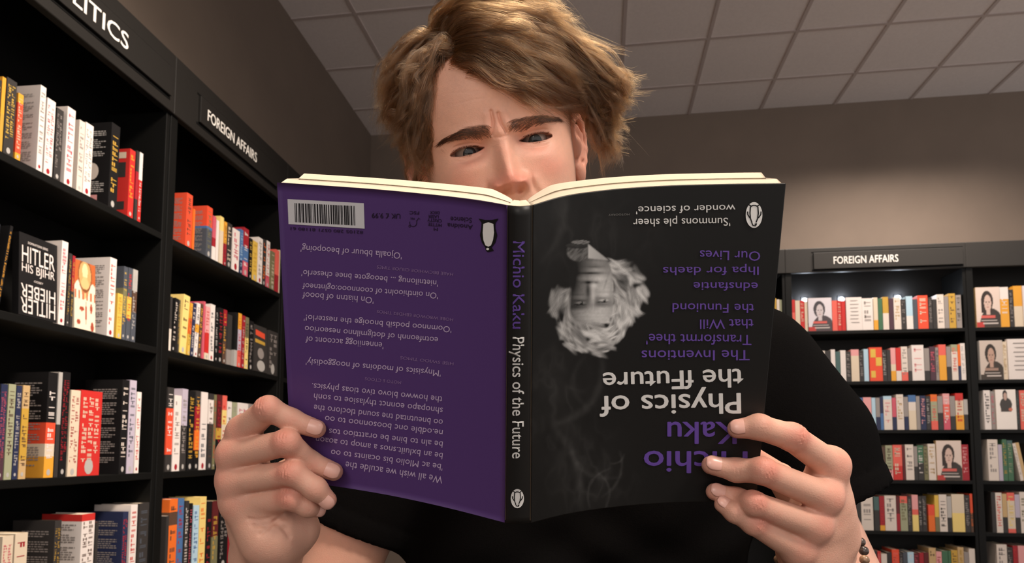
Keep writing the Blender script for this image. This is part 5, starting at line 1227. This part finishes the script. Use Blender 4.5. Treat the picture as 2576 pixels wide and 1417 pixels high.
# roots: directions over the scalp above the hairline
N = 1100; g = (np.arange(40000) + .5) / 40000; ph = np.arccos(1 - 2 * g); tt = math.pi * (1 + 5**.5) * np.arange(40000)
dirs = np.stack([np.sin(ph) * np.cos(tt), np.cos(ph), np.sin(ph) * np.sin(tt)], 1); R0 = SKC + dirs * SKR
def hairline(p):
    """height of the hairline at this place round the head"""
    az = np.degrees(np.arctan2(p[:, 0], p[:, 2]))      # 0 front, + to the picture's right
    return np.interp(az, [-180, -130, -100, -82, -66, -52, -40, -28, -12, 5, 25, 45, 58, 70, 84, 100, 130, 180], [-72, -60, -42, -22, 34, 62, 74, 78, 84, 84, 80, 68, 40, 24, 26, 10, -60, -72])
ok = R0[:, 1] > hairline(R0); R0 = R0[ok]; R0 = R0[rs.permutation(len(R0))[:N]]
def grow(R0, seedo=0):
    n = len(R0); K = 20; P = np.zeros((n, K, 3)); P[:, 0] = R0; nr = skn(R0); x, y, z = R0.T
    right = sm((x + 40 + .12 * (z - 60)) / 22)                     # parted on the picture's left
    back = sm((-z - 10) / 50); low = sm((20 - y) / 45)
    L = 78 + 40 * sm((y - 40) / 50) * right - 26 * low - 14 * back + rs.normal(0, 9, n)
    L = np.where((x < -35), 62 + 14 * rs.rand(n) - 16 * low, L); L = np.where((x > 45) & (y < 45), 52 + 18 * rs.rand(n) - 14 * low, L); side = (x > 52) & (y < 55); L = np.where(side, L * .62, L); L = np.maximum(L, 22)
    flow = np.stack([1.0 * right - 1.0 * (1 - right), -.15 - .9 * low, -.35 + .9 * sm((z - 30) / 45) * right], 1)
    flow[:, 2] -= .5 * back + 1.1 * side
    d = unit_(nr * (1.0 + .55 * sm((y - 60) / 40))[:, None] + flow * .75 + rs.normal(0, .22, (n, 3)))
    wav = rs.uniform(0, 6.28, n); wk = rs.uniform(.45, .8, n); hmax = 19 + 12 * sm((y - 30) / 60) + rs.normal(0, 4, n) + 9 * sm((np.abs(x) - 30) / 30); hmin = 5 + 9 * rs.rand(n)
    st = L / (K - 1)
    for k in range(1, K):
        p = P[:, k - 1]; q = skn(p); hgt = (sk(p) - 1) * 95; s = k / (K - 1)
        f = flow - q * (flow * q).sum(1, keepdims=True); f = unit_(f)
        curl = np.stack([np.cos(wav + k * wk), np.sin(wav + k * wk) * .6, np.sin(wav * 1.7 + k * wk)], 1)
        d = unit_(d + f * .30 + np.array([0, -.075 - .07 * s, 0]) + curl * (.10 + .14 * s) + q * (np.clip((hmin - hgt) / 12, 0, 1) * .6 - np.clip((hgt - hmax) / 10, 0, 1) * .55)[:, None])
        P[:, k] = p + d * st[:, None]
        # keep outside the skull
        e = sk(P[:, k]); m = e < 1.025; P[m, k] = SKC + (P[m, k] - SKC) / e[m][:, None] * 1.025
    return P
GD = grow(R0)
# measured locks: (px, py, mm above the skull) along each lock, ordered so that neighbours blend
def head_ray(px, py, h):
    d = np.array([(px - 1288 - SX) / FPX, 1., -(py - 708.5 - SY) / FPX]); o = c2h(np.zeros(3)); dv = (d @ MH) * 1000; r = SKR + h - [5, 0, 0]
    A, B_ = (o - SKC) / r, dv / r; a, b, c = B_ @ B_, A @ B_, A @ A - 1; q = b * b - a * c
    return o + dv * ((-b - math.sqrt(q)) / a if q > 0 else -b / a)
LOCKS = [   # each group: list of paths
 ([[(1122, 176, 2), (1185, 170, 6), (1258, 202, 8), (1350, 238, 8), (1445, 262, 7)], [(1124, 158, 2), (1190, 140, 12), (1280, 170, 14), (1375, 225, 13), (1470, 300, 9)], [(1118, 142, 3), (1195, 105, 17), (1300, 120, 20), (1405, 185, 18), (1490, 262, 16)],
   [(1112, 128, 3), (1180, 70, 22), (1300, 75, 26), (1420, 135, 24), (1520, 215, 28)], [(1106, 116, 3), (1165, 38, 26), (1290, 38, 30), (1420, 92, 30), (1548, 190, 42)], [(1104, 104, 4), (1140, 22, 26), (1260, 10, 30), (1390, 50, 32), (1510, 140, 40)]], 300, 34),
 ([[(1330, 40, 12), (1420, 78, 26), (1500, 130, 38), (1556, 186, 50), (1592, 206, 58)], [(1380, 100, 10), (1460, 140, 26), (1520, 190, 38), (1565, 226, 48), (1586, 240, 54)], [(1420, 150, 8), (1470, 190, 24), (1520, 235, 34), (1550, 268, 40), (1566, 276, 44)], [(1440, 200, 6), (1480, 245, 20), (1518, 300, 28), (1534, 340, 30), (1546, 352, 34)],
   [(1458, 236, 4), (1490, 280, 14), (1520, 330, 22), (1534, 380, 24), (1532, 424, 24)]], 230, 32),
 ([[(1100, 120, 4), (1066, 88, 22), (1030, 112, 30), (990, 150, 36), (962, 210, 38)], [(1104, 132, 4), (1060, 122, 20), (1012, 160, 30), (972, 222, 36), (952, 285, 38)], [(1106, 150, 3), (1062, 160, 18), (1018, 215, 28), (985, 280, 32), (975, 330, 32)], [(1106, 172, 3), (1068, 205, 14), (1036, 262, 22), (1014, 325, 26), (1004, 362, 28)],
   [(1104, 196, 3), (1078, 250, 10), (1054, 318, 16), (1040, 372, 20), (1044, 412, 20)], [(1098, 225, 3), (1082, 290, 7), (1072, 350, 10), (1068, 402, 12), (1078, 446, 12)]], 240, 34),
 ([[(1142, 118, 10), (1102, 108, 20), (1064, 136, 26), (1040, 188, 28), (1018, 250, 30)], [(1132, 150, 6), (1098, 148, 14), (1072, 188, 19), (1056, 250, 21), (1046, 312, 23)]], 70, 34),
 ([[(1100, 90, 8), (1090, 50, 24), (1120, 18, 30), (1170, -4, 34), (1230, -22, 36)], [(1130, 60, 10), (1160, 20, 26), (1220, -6, 34), (1300, -16, 38), (1370, 10, 38)], [(1200, 40, 12), (1270, 8, 28), (1350, 12, 34), (1420, 50, 38), (1475, 100, 42)]], 150, 34)]
extra, cnts = [], []
for paths, n, c in LOCKS:
    Pm = np.array([[head_ray(*q) for q in p] for p in paths]); m = len(Pm)
    w = rs.rand(n) * (m - 1); i0 = np.minimum(w.astype(int), m - 2); f = (w - i0)[:, None, None]; B = Pm[i0] * (1 - f) + Pm[i0 + 1] * f
    B = B + rs.normal(0, 1, (n, 1, 3)) * 2.6 + rs.normal(0, 1, (n, 5, 3)) * np.array([.6, 3.0, 4.2, 5.5, 8.0])[None, :, None] + rs.uniform(-1, .25, (n, 1, 1)) * (skn(B) * np.array([.5, 4, 7, 8, 7])[None, :, None])
    tq = np.linspace(0, 4, 20); Q = np.zeros((n, 20, 3)); M_ = np.gradient(B, axis=1); k = np.minimum(tq.astype(int), 3); t = (tq - k)[None, :, None]
    Q = (2 * t**3 - 3 * t**2 + 1) * B[:, k] + (t**3 - 2 * t**2 + t) * M_[:, k] + (-2 * t**3 + 3 * t**2) * B[:, k + 1] + (t**3 - t**2) * M_[:, k + 1]
    s_ = np.linspace(0, 1, 20); ph_ = rs.uniform(0, 6.28, (n, 1)); nrm_ = skn(Q)
    Q = Q + nrm_ * (np.sin(s_ * rs.uniform(7, 13, (n, 1)) + ph_) * s_ * rs.uniform(.6, 4.2, (n, 1)))[..., None] + np.cross(nrm_, unit_(np.gradient(Q, axis=1))) * (np.sin(s_ * rs.uniform(6, 11, (n, 1)) + ph_ * 2) * s_ * rs.uniform(.8, 5.0, (n, 1)))[..., None]
    extra.append(Q)
GD = np.concatenate([GD] + extra); N = len(GD); R0 = GD[:, 0]
# locks: strands gathered about each guide
C = 34; K = GD.shape[1]; s = np.linspace(0, 1, K)
off = rs.normal(0, 1, (N, C, 3)); nr = skn(R0)[:, None]; off -= nr * (off * nr).sum(-1, keepdims=True)
spread = (3.6 * (1 - s) ** .8 + 1.1 + .2 * s)[None, None, :, None]
S = GD[:, None] + off[:, :, None] * spread * .60
fr_ = rs.normal(0, 1, (N, C, 1, 3)) * (s**2 * 1.7)[None, None, :, None] + np.stack([np.sin(s * 7 + a) for a in rs.uniform(0, 6.28, 3)], -1)[None, None] * rs.normal(0, .9, (N, C, 1, 1))
S = (S + fr_).reshape(-1, K, 3)
e = sk(S); m = e < 1.012; S = np.where(m[..., None], SKC + (S - SKC) / e[..., None] * 1.012, S)
# loose single hairs standing off the locks
m = rs.choice(len(S), 900); F_ = S[m].copy(); sx_ = np.linspace(0, 1, K)[None, :, None]
F_ = F_ + skn(F_) * sx_**1.5 * rs.uniform(2, 13, (900, 1, 1)) + rs.normal(0, 3.4, (900, 1, 3)) * sx_; S = np.concatenate([S, F_])
cut = rs.uniform(.72, 1, len(S)); idx = cut[:, None] * np.linspace(0, K - 1, K); i0 = np.minimum(idx.astype(int), K - 2); f = (idx - i0)[..., None]
S = np.take_along_axis(S, i0[..., None], 1) * (1 - f) + np.take_along_axis(S, i0[..., None] + 1, 1) * f
M_hair = hair_mat('brown_hair', (33, 21, 12), (92, 60, 31))
# dark under-layer close to the scalp, so no skin shows between the locks
u, v = np.meshgrid(np.radians(np.arange(0, 360, 4)), np.radians(np.arange(0, 150, 4))); cpnt = SKC + np.stack([np.sin(v) * np.sin(u), np.cos(v), np.sin(v) * np.cos(u)], -1) * SKR * 1.03
kk = np.arange(cpnt.shape[0] - 1)[:, None] * 90 + np.arange(90); k2 = np.arange(cpnt.shape[0] - 1)[:, None] * 90 + (np.arange(90) + 1) % 90
q4 = np.stack([kk, kk + 90, k2 + 90, k2], -1).reshape(-1, 4); cv = cpnt.reshape(-1, 3); cen = cv[q4].mean(1); keep = cen[:, 1] > hairline(cen) + np.where(cen[:, 2] > 5, 20, 5)
hair = bobj('hair', h2c(cv), q4[keep], mat('hair_underlayer', (30, 21, 14), .8, .2), person)
hs = strands('strands', S, .00009, M_hair, .3); hs.parent = hair; hs['kind'] = 'stuff'
print('HAIR', S.shape)
